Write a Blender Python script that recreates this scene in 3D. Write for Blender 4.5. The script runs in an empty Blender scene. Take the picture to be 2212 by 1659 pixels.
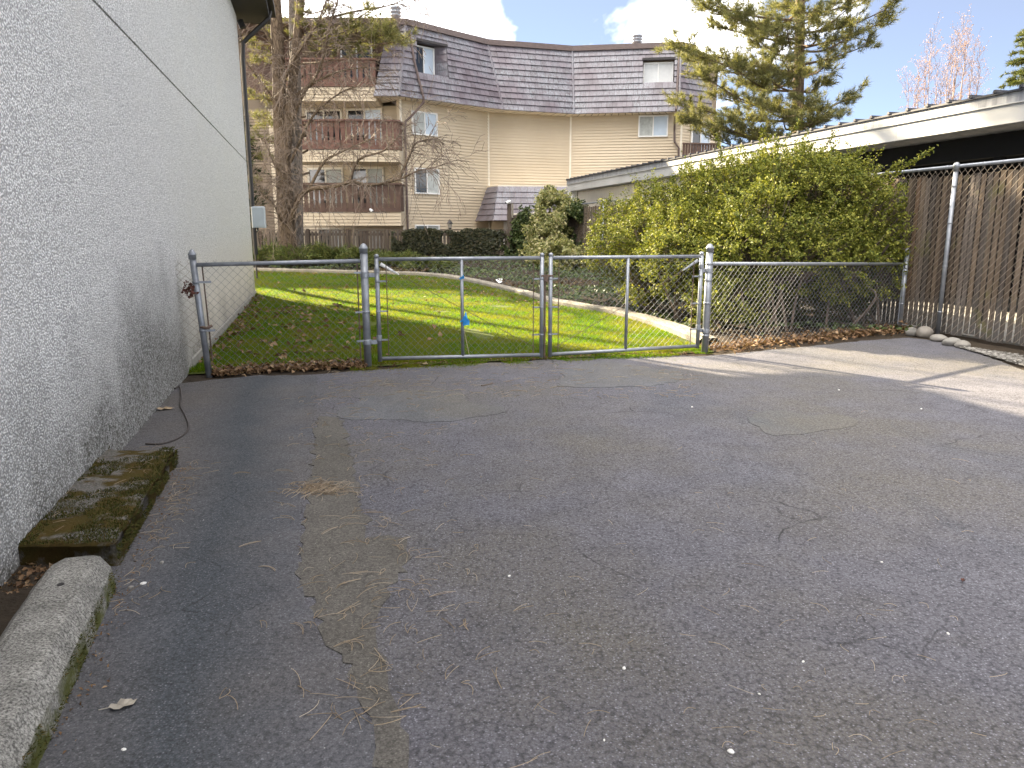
import bpy, math, random
import numpy as np
from mathutils import Vector, noise as mnoise
random.seed(7); RNG = np.random.default_rng(11)
SC = bpy.context.scene
COL = SC.collection
R = math.radians

# ------------------------------------------------------------------ camera, sky, sun, exposure
F, CX, CY, TH, H = 1620.0, 1106.0, 829.5, R(11.58), 1.5
cam = bpy.data.cameras.new('camera'); cam_o = bpy.data.objects.new('camera', cam); COL.objects.link(cam_o)
cam_o.location = (0, 0, H); cam_o.rotation_euler = (R(90) - TH, 0, 0)
cam.sensor_width = 36; cam.lens = 36 * F / 2212; cam.clip_end = 2000; cam.clip_start = 0.05
SC.camera = cam_o
SUN_AZ, SUN_EL = R(40), R(24)          # azimuth to the left of straight ahead
SV = Vector((-math.sin(SUN_AZ) * math.cos(SUN_EL), math.cos(SUN_AZ) * math.cos(SUN_EL), math.sin(SUN_EL)))
sun = bpy.data.lights.new('sun', 'SUN'); sun.energy = 4.1; sun.angle = R(0.53); sun.color = (1, 0.845, 0.60)
sun_o = bpy.data.objects.new('sun', sun); COL.objects.link(sun_o)
sun_o.rotation_euler = SV.to_track_quat('Z', 'Y').to_euler(); sun_o.location = (-20, 25, 30)
W = bpy.data.worlds.new('World'); SC.world = W; W.use_nodes = True
wn = W.node_tree; wn.nodes.clear()
def wnode(t, **k):
    n = wn.nodes.new(t)
    for a, b in k.items(): setattr(n, a, b)
    return n
sky = wnode('ShaderNodeTexSky', sky_type='NISHITA', sun_disc=False, sun_elevation=SUN_EL, sun_rotation=-SUN_AZ,
            altitude=3000, air_density=0.6, dust_density=0.0, ozone_density=1.6)
tc = wnode('ShaderNodeTexCoord'); sep = wnode('ShaderNodeSeparateXYZ'); wn.links.new(tc.outputs['Generated'], sep.inputs[0])
def wmath(op, a, b):
    n = wnode('ShaderNodeMath', operation=op)
    for i, v in enumerate((a, b)):
        if isinstance(v, (int, float)): n.inputs[i].default_value = v
        else: wn.links.new(v, n.inputs[i])
    return n.outputs[0]
zc = wmath('MAXIMUM', sep.outputs[2], 0.02); zc = wmath('ADD', zc, 0.2)
cmb = wnode('ShaderNodeCombineXYZ')
wn.links.new(wmath('DIVIDE', sep.outputs[0], zc), cmb.inputs[0]); wn.links.new(wmath('DIVIDE', sep.outputs[1], zc), cmb.inputs[1])
mp = wnode('ShaderNodeMapping'); wn.links.new(cmb.outputs[0], mp.inputs[0])
mp.inputs['Rotation'].default_value = (0, 0, R(35)); mp.inputs['Scale'].default_value = (0.9, 0.42, 1); mp.inputs['Location'].default_value = (2.4, 2.0, 0)
cn = wnode('ShaderNodeTexNoise'); cn.inputs['Scale'].default_value = 0.9; cn.inputs['Detail'].default_value = 7; cn.inputs['Roughness'].default_value = 0.55
wn.links.new(mp.outputs[0], cn.inputs['Vector'])
cr = wnode('ShaderNodeValToRGB'); cr.color_ramp.elements[0].position = 0.49; cr.color_ramp.elements[1].position = 0.65; cr.color_ramp.elements[0].color = (.03, .03, .03, 1)
wn.links.new(cn.outputs[0], cr.inputs[0])
mx = wnode('ShaderNodeMix', data_type='RGBA'); wn.links.new(cr.outputs[0], mx.inputs[0])
dim = wnode('ShaderNodeMix', data_type='RGBA', blend_type='MULTIPLY'); dim.inputs[0].default_value = 1; dim.inputs[7].default_value = (.165, .163, .16, 1)
wn.links.new(sky.outputs[0], dim.inputs[6]); wn.links.new(dim.outputs[2], mx.inputs[6]); mx.inputs[7].default_value = (8.3, 7.9, 7.5, 1)
bg = wnode('ShaderNodeBackground'); bg.inputs[1].default_value = 0.15; wn.links.new(mx.outputs[2], bg.inputs[0])
wo = wnode('ShaderNodeOutputWorld'); wn.links.new(bg.outputs[0], wo.inputs[0])
SC.view_settings.view_transform = 'Standard'; SC.view_settings.look = 'None'
SC.view_settings.exposure = 3.1; SC.view_settings.gamma = 1; SC.view_settings.use_curve_mapping = False
SC.render.engine = 'CYCLES'

# ------------------------------------------------------------------ places: photograph measurements turned into site coordinates
CT, ST = math.cos(TH), math.sin(TH)
def PZ(px, D, z):                       # point at depth D and height z seen in photo column px
    dc = D * CT - (z - H) * ST
    return Vector(((px - CX) / F * dc, D, z))
def PG(px, py, z=0.0):                  # point on the level z seen at px, py
    ang = TH + math.atan((py - CY) / F)
    return PZ(px, (H - z) / math.tan(ang), z)
AU = R(14.3); U = Vector((math.cos(AU), math.sin(AU), 0)); V = Vector((-math.sin(AU), math.cos(AU), 0))
GO = Vector((-1.61, 8.26, 0))           # foot of the left gate post: origin of the site grid (t along the gate, s away)
def L(t, s, z=0.0): return GO + U * t + V * s + Vector((0, 0, z))
def ss(a, b, x):
    k = min(1, max(0, (x - a) / (b - a))); return k * k * (3 - 2 * k)
def zg(x, y): return 0.25 * ss(15, 24, y) + 0.25 * ss(24, 27.5, y)
def zgv(p): return Vector((p.x, p.y, zg(p.x, p.y)))

# ------------------------------------------------------------------ mesh helpers
class MB:
    def __init__(s): s.v = []; s.f = []; s.sm = False
    def add(s, vs, fs):
        o = len(s.v); s.v += [tuple(v) for v in vs]; s.f += [tuple(i + o for i in f) for f in fs]; return s
    def box(s, c, d, ax=None):          # centre, size, axes (x, y, z vectors)
        X, Y, Z = ax or (Vector((1, 0, 0)), Vector((0, 1, 0)), Vector((0, 0, 1)))
        c = Vector(c); vs = []
        for k in (-.5, .5):
            for j, i in ((-.5, -.5), (-.5, .5), (.5, .5), (.5, -.5)): vs.append(c + X * d[0] * i + Y * d[1] * j + Z * d[2] * k)
        return s.add(vs, [(3, 2, 1, 0), (4, 5, 6, 7), (0, 1, 5, 4), (1, 2, 6, 5), (2, 3, 7, 6), (3, 0, 4, 7)])
    def bbox(s, c, d, ax=None, b=0.01): # box with chamfered upright and top edges
        X, Y, Z = ax or (Vector((1, 0, 0)), Vector((0, 1, 0)), Vector((0, 0, 1)))
        c = Vector(c); w, h, t = d[0] / 2, d[1] / 2, d[2] / 2
        def ring(w, h, z): return [c + X * x + Y * y + Z * z for x, y in ((-w + b, -h), (w - b, -h), (w, -h + b), (w, h - b), (w - b, h), (-w + b, h), (-w, h - b), (-w, -h + b))]
        a = ring(w, h, -t) + ring(w, h, t - b) + ring(w - b, h - b, t); f = [tuple(range(7, -1, -1)), tuple(range(16, 24))]
        for k in (0, 8):
            for i in range(8): f.append((k + i, k + (i + 1) % 8, k + 8 + (i + 1) % 8, k + 8 + i))
        return s.add(a, f)
    def tube(s, pts, rad, n=8, cap=True):
        pts = [Vector(p) for p in pts]; m = len(pts)
        if not hasattr(rad, '__len__'): rad = [rad] * m
        o = len(s.v); ref = None
        for i, p in enumerate(pts):
            d = (pts[min(i + 1, m - 1)] - pts[max(i - 1, 0)])
            d = d.normalized() if d.length > 1e-9 else Vector((0, 0, 1))
            if ref is None:
                ref = d.orthogonal().normalized()
            ref = (ref - d * ref.dot(d)); ref = ref.normalized() if ref.length > 1e-6 else d.orthogonal().normalized()
            b = d.cross(ref)
            for k in range(n):
                a = 2 * math.pi * k / n; q = p + (ref * math.cos(a) + b * math.sin(a)) * rad[i]; s.v.append((q.x, q.y, q.z))
        for i in range(m - 1):
            for k in range(n):
                s.f.append((o + i * n + k, o + i * n + (k + 1) % n, o + (i + 1) * n + (k + 1) % n, o + (i + 1) * n + k))
        if cap: s.f.append(tuple(o + k for k in range(n - 1, -1, -1))); s.f.append(tuple(o + (m - 1) * n + k for k in range(n)))
        return s
    def prism(s, poly, d):              # poly: 3-D points, extruded by the vector d
        n = len(poly); poly = [Vector(p) for p in poly]; d = Vector(d)
        return s.add(poly + [p + d for p in poly], [tuple(range(n - 1, -1, -1)), tuple(range(n, 2 * n))] + [(i, (i + 1) % n, n + (i + 1) % n, n + i) for i in range(n)])
    def quad(s, a, b, c, d): return s.add([a, b, c, d], [(0, 1, 2, 3)])
    def lathe(s, c, prof, n=14, axis=None):
        Z = (axis or Vector((0, 0, 1))).normalized(); X = Z.orthogonal().normalized(); Y = Z.cross(X); c = Vector(c); o = len(s.v)
        for r, h in prof:
            for k in range(n):
                a = 2 * math.pi * k / n; q = c + Z * h + (X * math.cos(a) + Y * math.sin(a)) * r; s.v.append(tuple(q))
        for i in range(len(prof) - 1):
            for k in range(n): s.f.append((o + i * n + k, o + i * n + (k + 1) % n, o + (i + 1) * n + (k + 1) % n, o + (i + 1) * n + k))
        s.f.append(tuple(o + k for k in range(n - 1, -1, -1))); s.f.append(tuple(o + (len(prof) - 1) * n + k for k in range(n)))
        return s
    def build(s, name, m, parent=None, smooth=False):
        me = bpy.data.meshes.new(name); me.from_pydata(s.v, [], s.f); me.update()
        me.materials.append(m)
        if smooth: me.polygons.foreach_set('use_smooth', [True] * len(me.polygons))
        return link(name, me, parent)
def link(name, me, parent=None):
    o = bpy.data.objects.new(name, me); COL.objects.link(o)
    if parent is not None:
        o.parent = parent; bpy_inv(o, parent)
    return o
def bpy_inv(o, parent):
    # things are built in world coordinates: undo the chain of plain translations above
    off = Vector((0, 0, 0)); q = parent
    while q: off += Vector(q.location); q = q.parent
    o.location = Vector(o.location) - off
def np_mesh(name, verts, faces, m, parent=None, smooth=False):
    verts = np.asarray(verts, dtype=np.float32); faces = np.asarray(faces, dtype=np.int32)
    me = bpy.data.meshes.new(name); k = faces.shape[1]
    me.vertices.add(len(verts)); me.vertices.foreach_set('co', verts.ravel())
    me.loops.add(faces.size); me.loops.foreach_set('vertex_index', faces.ravel())
    me.polygons.add(len(faces)); me.polygons.foreach_set('loop_start', np.arange(0, faces.size, k, dtype=np.int32))
    me.update(calc_edges=True); me.validate(); me.materials.append(m)
    return link(name, me, parent)
def unit(a): return a / np.maximum(1e-9, np.linalg.norm(a, axis=1, keepdims=True))
def leaves(P, Nn, size, asp=1.7, fold=0.25, rng=RNG):   # one folded leaf (two triangles) per point
    n = len(P); Nn = unit(Nn); r = unit(rng.normal(size=(n, 3))); A = unit(np.cross(Nn, r)); B = np.cross(Nn, A)
    size = np.broadcast_to(np.asarray(size, dtype=float), (n,))[:, None]
    a, b = size * 0.5, size * 0.5 / asp
    v = np.stack([P - A * a, P + B * b + Nn * b * fold * 2, P + A * a, P - B * b + Nn * b * fold * 2], 1).reshape(-1, 3)
    i = np.arange(n)[:, None] * 4
    f = np.concatenate([i + np.array([[0, 1, 2]]), i + np.array([[0, 2, 3]])])
    return v, f
def blades(P, Dr, ln, w, rng=RNG):                      # one thin triangle per point
    n = len(P); Dr = unit(Dr); S = unit(np.cross(Dr, rng.normal(size=(n, 3))))
    ln = np.broadcast_to(np.asarray(ln, dtype=float), (n,))[:, None]; w = np.broadcast_to(np.asarray(w, dtype=float), (n,))[:, None]
    v = np.stack([P - S * w / 2, P + S * w / 2, P + Dr * ln], 1).reshape(-1, 3)
    return v, np.arange(3 * n).reshape(-1, 3)
def tag(o, label=None, cat=None, group=None, kind=None):
    if label: o['label'] = label
    if cat: o['category'] = cat
    if group: o['group'] = group
    if kind: o['kind'] = kind
    return o
def thing(name, loc, label, cat, group=None):
    o = bpy.data.objects.new(name, None); COL.objects.link(o); o.location = Vector(loc); o.empty_display_size = 0.2
    return tag(o, label, cat, group)

# ------------------------------------------------------------------ materials
class NT:
    def __init__(s, name, rough=0.8, metal=0.0, spec=None):
        s.m = bpy.data.materials.new(name); s.m.use_nodes = True; s.t = s.m.node_tree
        s.b = s.t.nodes['Principled BSDF']; s.out = s.t.nodes['Material Output']
        s.b.inputs['Roughness'].default_value = rough; s.b.inputs['Metallic'].default_value = metal
        if spec is not None: s.b.inputs['Specular IOR Level'].default_value = spec
        s._c = None
    def n(s, t, **k):
        x = s.t.nodes.new(t)
        for a, b in k.items(): setattr(x, a, b)
        return x
    def l(s, a, b): s.t.links.new(a, b)
    def setin(s, sock, v):
        if hasattr(v, 'links') or isinstance(v, bpy.types.NodeSocket): s.l(v, sock)
        elif isinstance(v, tuple) and len(v) == 3 and sock.type == 'RGBA': sock.default_value = (*v, 1)
        else: sock.default_value = v
    def co(s, scale=None):
        if s._c is None: s._c = s.n('ShaderNodeTexCoord')
        c = s._c.outputs['Object']
        if scale:
            m = s.n('ShaderNodeMapping'); m.inputs['Scale'].default_value = scale; s.l(c, m.inputs[0]); return m.outputs[0]
        return c
    def noise(s, scale, detail=4, rough=0.55, co=None, dist=0.0):
        x = s.n('ShaderNodeTexNoise'); x.inputs['Scale'].default_value = scale; x.inputs['Detail'].default_value = detail
        x.inputs['Roughness'].default_value = rough; x.inputs['Distortion'].default_value = dist
        s.l(co or s.co(), x.inputs['Vector']); return x.outputs[0]
    def vor(s, scale, feature='F1', out=0, co=None, rnd=1.0):
        x = s.n('ShaderNodeTexVoronoi', feature=feature); x.inputs['Scale'].default_value = scale
        x.inputs['Randomness'].default_value = rnd
        s.l(co or s.co(), x.inputs['Vector']); return x.outputs[out]
    def ramp(s, fac, *stops):
        x = s.n('ShaderNodeValToRGB'); e = x.color_ramp.elements
        while len(e) < len(stops): e.new(0.5)
        for k, (p, c) in zip(e, stops):
            k.position = p; k.color = (c, c, c, 1) if isinstance(c, (int, float)) else (*c, 1)
        s.setin(x.inputs[0], fac); return x.outputs[0]
    def mix(s, fac, a, b, mode='MIX'):
        x = s.n('ShaderNodeMix', data_type='RGBA', blend_type=mode)
        s.setin(x.inputs[0], fac); s.setin(x.inputs[6], a); s.setin(x.inputs[7], b); return x.outputs[2]
    def math(s, op, a, b=0.0):
        x = s.n('ShaderNodeMath', operation=op); s.setin(x.inputs[0], a); s.setin(x.inputs[1], b); return x.outputs[0]
    def sep(s, co=None):
        x = s.n('ShaderNodeSeparateXYZ'); s.l(co or s.co(), x.inputs[0]); return x.outputs
    def island(s): return s.n('ShaderNodeNewGeometry').outputs['Random Per Island']
    def orand(s): return s.n('ShaderNodeObjectInfo').outputs['Random']
    def color(s, v): s.setin(s.b.inputs['Base Color'], v); return s
    def rough(s, v): s.setin(s.b.inputs['Roughness'], v); return s
    def bump(s, h, st=0.5, d=0.01, prev=None):
        x = s.n('ShaderNodeBump'); x.inputs['Strength'].default_value = st; x.inputs['Distance'].default_value = d
        s.l(h, x.inputs['Height'])
        if prev is not None: s.l(prev, x.inputs['Normal'])
        s.l(x.outputs[0], s.b.inputs['Normal']); return x.outputs[0]

def simple(name, c, rough=0.7, metal=0.0, var=0.15, scale=6, bump=0.0):
    t = NT(name, rough, metal); n = t.noise(scale, 5)
    lo = tuple(x * (1 - var) for x in c); hi = tuple(min(1, x * (1 + var)) for x in c)
    t.color(t.ramp(n, (0.3, lo), (0.7, hi)))
    if bump: t.bump(t.noise(scale * 12, 3), 0.4, bump)
    return t.m
def foliage(name, c1, c2, c3=None, trans=0.35, rough=0.5, patch=None, spec=0.25):
    t = NT(name, rough, 0, spec); i = t.island()
    col = t.ramp(i, (0.0, c1), (0.65, c2), (1.0, c3 or c2))
    if patch: col = t.mix(t.ramp(t.noise(patch[0], 3), (0.42, 0.0), (0.6, 1.0)), col, patch[1])
    t.color(col)
    tr = t.n('ShaderNodeBsdfTranslucent'); br = t.mix(1.0, col, (1.25, 1.25, 0.7), 'MULTIPLY'); t.l(br, tr.inputs[0])
    ms = t.n('ShaderNodeMixShader'); ms.inputs[0].default_value = trans
    t.l(t.b.outputs[0], ms.inputs[1]); t.l(tr.outputs[0], ms.inputs[2]); t.l(ms.outputs[0], t.out.inputs[0])
    return t.m
M = {}
def mats():
    # asphalt: aggregate, dirt, cracks
    def asphalt(name, base, agg, crack_scale, dirt, blot, stripe=False):
        t = NT(name, 0.88, 0, 0.3)
        big = t.noise(0.55, 5, 0.6); mid = t.noise(3.2, 6, 0.65)
        c = t.ramp(mid, (0.3, tuple(x * 0.78 for x in base)), (0.72, tuple(x * 1.22 for x in base)))
        c = t.mix(t.ramp(big, (0.42, 0.0), (0.62, blot)), c, dirt)
        st_ = t.noise(0.9, 6, 0.65, t.co((1.0, 0.55, 1.0)), 0.6); c = t.mix(t.ramp(st_, (0.54, 0.0), (0.68, 0.55)), c, tuple(x * k_ for x, k_ in zip(base, (0.62, 0.70, 0.74))))
        if stripe:                                        # dark bluish band running down the strip
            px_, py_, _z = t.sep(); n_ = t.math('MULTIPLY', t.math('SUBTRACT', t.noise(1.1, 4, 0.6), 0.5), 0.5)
            dd = t.math('ABSOLUTE', t.math('ADD', t.math('ADD', t.math('ADD', px_, t.math('MULTIPLY', py_, STRIPE[0])), STRIPE[1]), n_))
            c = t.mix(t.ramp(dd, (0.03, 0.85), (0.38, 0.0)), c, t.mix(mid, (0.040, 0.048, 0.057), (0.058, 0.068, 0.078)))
        fine = t.vor(115, 'F1', 1); sp = t.ramp(t.vor(115, 'F1', 0), (0.2, 1.0), (0.5, 0.0))
        c = t.mix(t.math('MULTIPLY', sp, agg), c, t.ramp(fine, (0.1, tuple(x * .8 for x in base)), (0.6, tuple(x * 1.35 for x in base)), (0.9, tuple(x * 2.9 for x in base))))
        pit = t.ramp(t.vor(62, 'F1', 0), (0.5, 1.0), (0.8, 0.5)); c = t.mix(agg, c, t.mix(1.0, c, pit, 'MULTIPLY'))
        grit = t.ramp(t.noise(85, 4, 0.85), (0.34, 0.5), (0.66, 1.45)); c = t.mix(1.0, c, grit, 'MULTIPLY')
        bright = t.ramp(t.vor(21, 'F1', 0), (0.028, 1.0), (0.06, 0.0))
        pick = t.ramp(t.vor(21, 'F1', 1), (0.66, 0.0), (0.68, 0.75)); c = t.mix(t.math('MULTIPLY', bright, pick), c, (0.5, 0.5, 0.48))
        wob = t.n('ShaderNodeMix', data_type='RGBA'); wob.inputs[0].default_value = 0.12
        t.l(t.co(), wob.inputs[6]); nn = t.n('ShaderNodeTexNoise'); nn.inputs['Scale'].default_value = 5; nn.inputs['Detail'].default_value = 5; t.l(t.co(), nn.inputs['Vector']); t.l(nn.outputs[1], wob.inputs[7])
        cr = t.ramp(t.vor(crack_scale, 'DISTANCE_TO_EDGE', 0, wob.outputs[2]), (0.0025, 1.0), (0.009, 0.0))
        gate = t.ramp(t.noise(0.9, 3), (0.52, 0.0), (0.64, 1.0)); cr = t.math('MULTIPLY', cr, gate)
        c = t.mix(t.math('MULTIPLY', cr, 0.75), c, (0.012, 0.012, 0.012)); t.color(c)
        h = t.math('ADD', t.math('MULTIPLY', t.noise(70, 4, 0.75), 0.8), t.math('MULTIPLY', sp, 0.35))
        h = t.math('SUBTRACT', h, t.math('MULTIPLY', cr, 0.8)); t.bump(h, 0.75 if agg > .5 else 0.35, 0.006)
        return t.m
    _a, _b = (-2.62, 7.45), (-.98, 1.95); _k = (_a[0] - _b[0]) / (_b[1] - _a[1]); STRIPE = (_k, -_a[0] - _k * _a[1])
    M['asphalt'] = asphalt('rough asphalt', (0.114, 0.112, 0.127), 0.8, 1.6, (0.118, 0.108, 0.088), 0.75)
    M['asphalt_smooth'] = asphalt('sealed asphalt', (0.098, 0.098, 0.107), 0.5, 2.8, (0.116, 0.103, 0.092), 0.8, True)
    M['asphalt_patch'] = asphalt('dusty asphalt', (0.112, 0.114, 0.122), 0.45, 0.8, (0.122, 0.112, 0.094), 0.85)
    M['asphalt_dusty'] = asphalt('brown dusty asphalt', (0.112, 0.104, 0.092), 0.45, 1.8, (0.085, 0.078, 0.066), 0.8)
    # pebble dash stucco with a dirty foot
    t = NT('pebble dash stucco', 0.9, 0, 0.2); z = t.sep()[2]
    peb = t.vor(72, 'F1', 0); pc = t.vor(72, 'F1', 1)
    c = t.mix(t.ramp(peb, (0.38, 0.0), (0.66, 1.0)), t.ramp(pc, (0.0, (0.62, 0.62, 0.62)), (0.35, (0.90, 0.90, 0.89)), (1.0, (0.94, 0.94, 0.93))), (0.40, 0.40, 0.40))
    c = t.mix(1.0, c, t.ramp(t.noise(48, 2, 0.6), (0.36, 0.80), (0.62, 1.1)), 'MULTIPLY')
    c = t.mix(t.ramp(t.noise(0.8, 4), (0.45, 0.0), (0.7, 0.35)), c, (0.62, 0.61, 0.58))
    hgt = t.math('ADD', t.math('MULTIPLY', z, 1.0), t.math('MULTIPLY', t.math('SUBTRACT', t.noise(1.6, 5, 0.6), 0.5), 1.25))
    y = t.sep()[1]
    hgt = t.math('ADD', hgt, t.ramp(t.math('DIVIDE', y, 20.0), (0.42, 0.0), (0.5, 0.3)))
    hgt = t.math('SUBTRACT', hgt, t.math('MULTIPLY', t.ramp(t.math('DIVIDE', y, 20.0), (0.20, 0.0), (0.30, 0.5), (0.36, 0.5), (0.40, 0.0)), 0.9))
    c = t.mix(t.math('MULTIPLY', t.ramp(t.math('DIVIDE', y, 20.0), (0.36, 0.0), (0.46, 1.0)), t.ramp(t.math('DIVIDE', z, 3.0), (0.2, 0.8), (0.5, 0.0))), c, (0.70, 0.64, 0.56))
    stain = t.ramp(hgt, (0.05, 1.0), (0.5, 0.45), (0.95, 0.0)); peb2 = t.ramp(t.vor(75, 'F1', 1), (0.25, 1.0), (0.75, 0.5))
    c = t.mix(t.math('MULTIPLY', t.math('MULTIPLY', stain, peb2), 0.92), c, t.mix(t.noise(2.5, 3), (0.055, 0.058, 0.05), (0.085, 0.08, 0.06)))
    t.color(c); t.bump(t.ramp(peb, (0.1, 1.0), (0.6, 0.0)), 0.9, 0.008, t.bump(t.noise(14, 3), 0.3, 0.01)); M['stucco'] = t.m
    M['joint'] = simple('joint', (0.42, 0.42, 0.41))
    M['plinth'] = simple('plinth concrete', (0.26, 0.25, 0.225), 0.9, bump=0.004)
    t = NT('galvanised steel', 0.45, 0.55); n = t.noise(9, 5)
    t.color(t.ramp(n, (0.3, (0.22, 0.235, 0.26)), (0.75, (0.36, 0.38, 0.41)))); t.rough(t.ramp(t.noise(22, 4), (0.3, 0.36), (0.7, 0.62)))
    t.bump(t.noise(60, 3), 0.15, 0.002); M['steel'] = t.m
    M['wire'] = simple('galvanised wire', (0.20, 0.205, 0.21), 0.55, 0.35, 0.25, 20)
    M['wire_dull'] = simple('weathered wire', (0.32, 0.27, 0.215), 0.6, 0.2, 0.3, 20)
    M['rusty'] = simple('rusty steel', (0.13, 0.09, 0.07), 0.8, 0.2, 0.4, 30)
    M['black'] = simple('dark brown paint', (0.018, 0.015, 0.014), 0.5)
    M['boxgrey'] = simple('grey enamel', (0.44, 0.48, 0.52), 0.5, 0, 0.06)
    # weathered wood slats
    t = NT('weathered cedar', 0.85, 0, 0.2); g = t.noise(4, 6, 0.65, t.co((14, 14, 0.8)))
    r = t.orand(); base = t.ramp(r, (0.0, (0.10, 0.078, 0.06)), (0.3, (0.19, 0.145, 0.105)), (0.55, (0.165, 0.14, 0.12)), (0.8, (0.085, 0.072, 0.062)), (1.0, (0.19, 0.125, 0.08)))
    c = t.mix(1.0, base, t.ramp(g, (0.3, 0.45), (0.7, 1.5)), 'MULTIPLY'); z = t.sep()[2]
    c = t.mix(t.ramp(t.math('ADD', z, t.math('MULTIPLY', t.noise(1.3, 3), 0.8)), (0.55, 0.85), (1.0, 0.0)), c, t.mix(1.0, t.ramp(r, (0.0, (0.10, 0.094, 0.088)), (1.0, (0.16, 0.15, 0.14))), t.ramp(g, (0.3, 0.6), (0.7, 1.3)), 'MULTIPLY'))  # grey shade on the lower slats is put into the colour
    c = t.mix(t.math('MULTIPLY', t.ramp(t.noise(2.2, 4, 0.6), (0.6, 0.0), (0.72, 0.65)), 1.0), c, (0.17, 0.165, 0.06)); t.color(c)
    t.bump(g, 0.5, 0.004); M['slat'] = t.m
    t = NT('grey fence wood', 0.9, 0, 0.2); g = t.noise(4, 6, 0.65, t.co((14, 14, 0.8)))
    c = t.mix(1.0, t.ramp(t.orand(), (0, (0.085, 0.065, 0.052)), (1, (0.17, 0.145, 0.12))), t.ramp(g, (0.3, 0.6), (0.7, 1.3)), 'MULTIPLY'); t.color(c); M['greywood'] = t.m
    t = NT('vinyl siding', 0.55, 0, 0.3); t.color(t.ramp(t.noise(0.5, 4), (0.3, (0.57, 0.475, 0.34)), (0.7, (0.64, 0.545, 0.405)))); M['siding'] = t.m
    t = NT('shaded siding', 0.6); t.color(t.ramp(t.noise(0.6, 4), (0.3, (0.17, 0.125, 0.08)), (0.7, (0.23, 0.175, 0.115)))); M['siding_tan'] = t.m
    M['soffit'] = simple('soffit', (0.72, 0.64, 0.51), 0.7, 0, 0.08, 2)
    M['trim'] = simple('cream trim', (0.74, 0.68, 0.56), 0.5, 0, 0.05)
    M['white'] = simple('white vinyl', (0.80, 0.79, 0.76), 0.4, 0, 0.04)
    t = NT('metal shake shingle', 0.42, 0, 0.5); r = t.island(); o = t.orand()
    st = t.noise(4.5, 5, 0.7, t.co((4, 4, 0.8)))
    a = t.ramp(t.math('FRACT', t.math('ADD', r, o)), (0.0, (0.085, 0.068, 0.078)), (0.5, (0.15, 0.125, 0.143)), (1.0, (0.115, 0.098, 0.115)))
    fade = t.ramp(t.noise(0.7, 4, 0.6), (0.36, 0.0), (0.6, 0.75)); c = t.mix(t.math('MULTIPLY', fade, t.ramp(st, (0.38, 0.0), (0.62, 1.0))), a, (0.27, 0.295, 0.32))
    t.color(c); t.bump(st, 0.35, 0.01); M['shingle'] = t.m
    M['roof_back'] = simple('roof underlay', (0.04, 0.035, 0.035)); M['flash'] = simple('brown flashing', (0.12, 0.085, 0.075), 0.5)
    M['brown'] = simple('brown stained boards', (0.105, 0.062, 0.045), 0.75, 0, 0.3, 5)
    M['brown_red'] = simple('red brown stained boards', (0.15, 0.075, 0.055), 0.75, 0, 0.3, 5)
    t = NT('window glass', 0.05, 0, 0.5); t.color((0.018, 0.02, 0.022)); M['glass'] = t.m
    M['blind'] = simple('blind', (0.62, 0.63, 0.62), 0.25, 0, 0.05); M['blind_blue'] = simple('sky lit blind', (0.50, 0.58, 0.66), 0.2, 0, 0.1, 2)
    M['dark'] = simple('dark interior', (0.03, 0.025, 0.022))
    M['curtain'] = simple('vertical blinds', (0.42, 0.44, 0.42), 0.6, 0, 0.2, 8)
    t = NT('painted fascia', 0.32, 0, 0.5); t.color(t.ramp(t.noise(1.2, 4), (0.35, (0.40, 0.40, 0.385)), (0.7, (0.50, 0.50, 0.485)))); M['fascia'] = t.m
    t = NT('streaked flashing', 0.45); t.color(t.ramp(t.noise(3, 5, 0.7, t.co((3, 3, 0.4))), (0.35, (0.17, 0.175, 0.185)), (0.7, (0.42, 0.425, 0.435)))); M['flashing'] = t.m
    M['roofmetal'] = simple('dark roof metal', (0.035, 0.035, 0.04), 0.4, 0.3)
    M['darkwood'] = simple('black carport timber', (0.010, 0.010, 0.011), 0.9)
    # vegetation
    M['bush'] = foliage('bush leaves', (0.07, 0.095, 0.018), (0.195, 0.21, 0.036), (0.36, 0.34, 0.07), 0.24, 0.55, None, 0.18)
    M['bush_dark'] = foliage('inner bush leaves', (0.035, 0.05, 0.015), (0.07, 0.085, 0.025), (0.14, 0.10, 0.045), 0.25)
    M['ivy'] = foliage('ivy leaves', (0.025, 0.045, 0.014), (0.06, 0.085, 0.026), (0.13, 0.15, 0.055), 0.2, 0.42)
    M['ivy_pale'] = foliage('pale ivy leaves', (0.13, 0.15, 0.055), (0.34, 0.34, 0.15), (0.55, 0.48, 0.29), 0.4, 0.45)  # lighter copy of the ivy, sunlit look put into its leaf colour
    M['ivy_dry'] = foliage('dry ivy', (0.05, 0.035, 0.02), (0.11, 0.07, 0.035), (0.09, 0.10, 0.035), 0.2, 0.6)
    M['ivy_dark'] = foliage('dark ivy leaves', (0.018, 0.022, 0.012), (0.04, 0.045, 0.02), (0.075, 0.065, 0.035), 0.15, 0.5)
    M['juniper'] = foliage('juniper', (0.05, 0.075, 0.02), (0.11, 0.135, 0.035), (0.17, 0.165, 0.06), 0.2, 0.6)
    M['pine'] = foliage('pine needles', (0.085, 0.095, 0.038), (0.18, 0.18, 0.072), (0.30, 0.26, 0.11), 0.35, 0.6)
    M['conifer'] = foliage('dark conifer', (0.015, 0.025, 0.012), (0.035, 0.05, 0.022), (0.08, 0.085, 0.03), 0.2, 0.6)
    M['conifer_lit'] = foliage('fir needles', (0.05, 0.07, 0.02), (0.11, 0.125, 0.035), (0.17, 0.16, 0.05), 0.25, 0.6)
    M['buds'] = foliage('red buds', (0.26, 0.15, 0.135), (0.36, 0.23, 0.20), (0.42, 0.30, 0.26), 0.3, 0.6)
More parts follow.
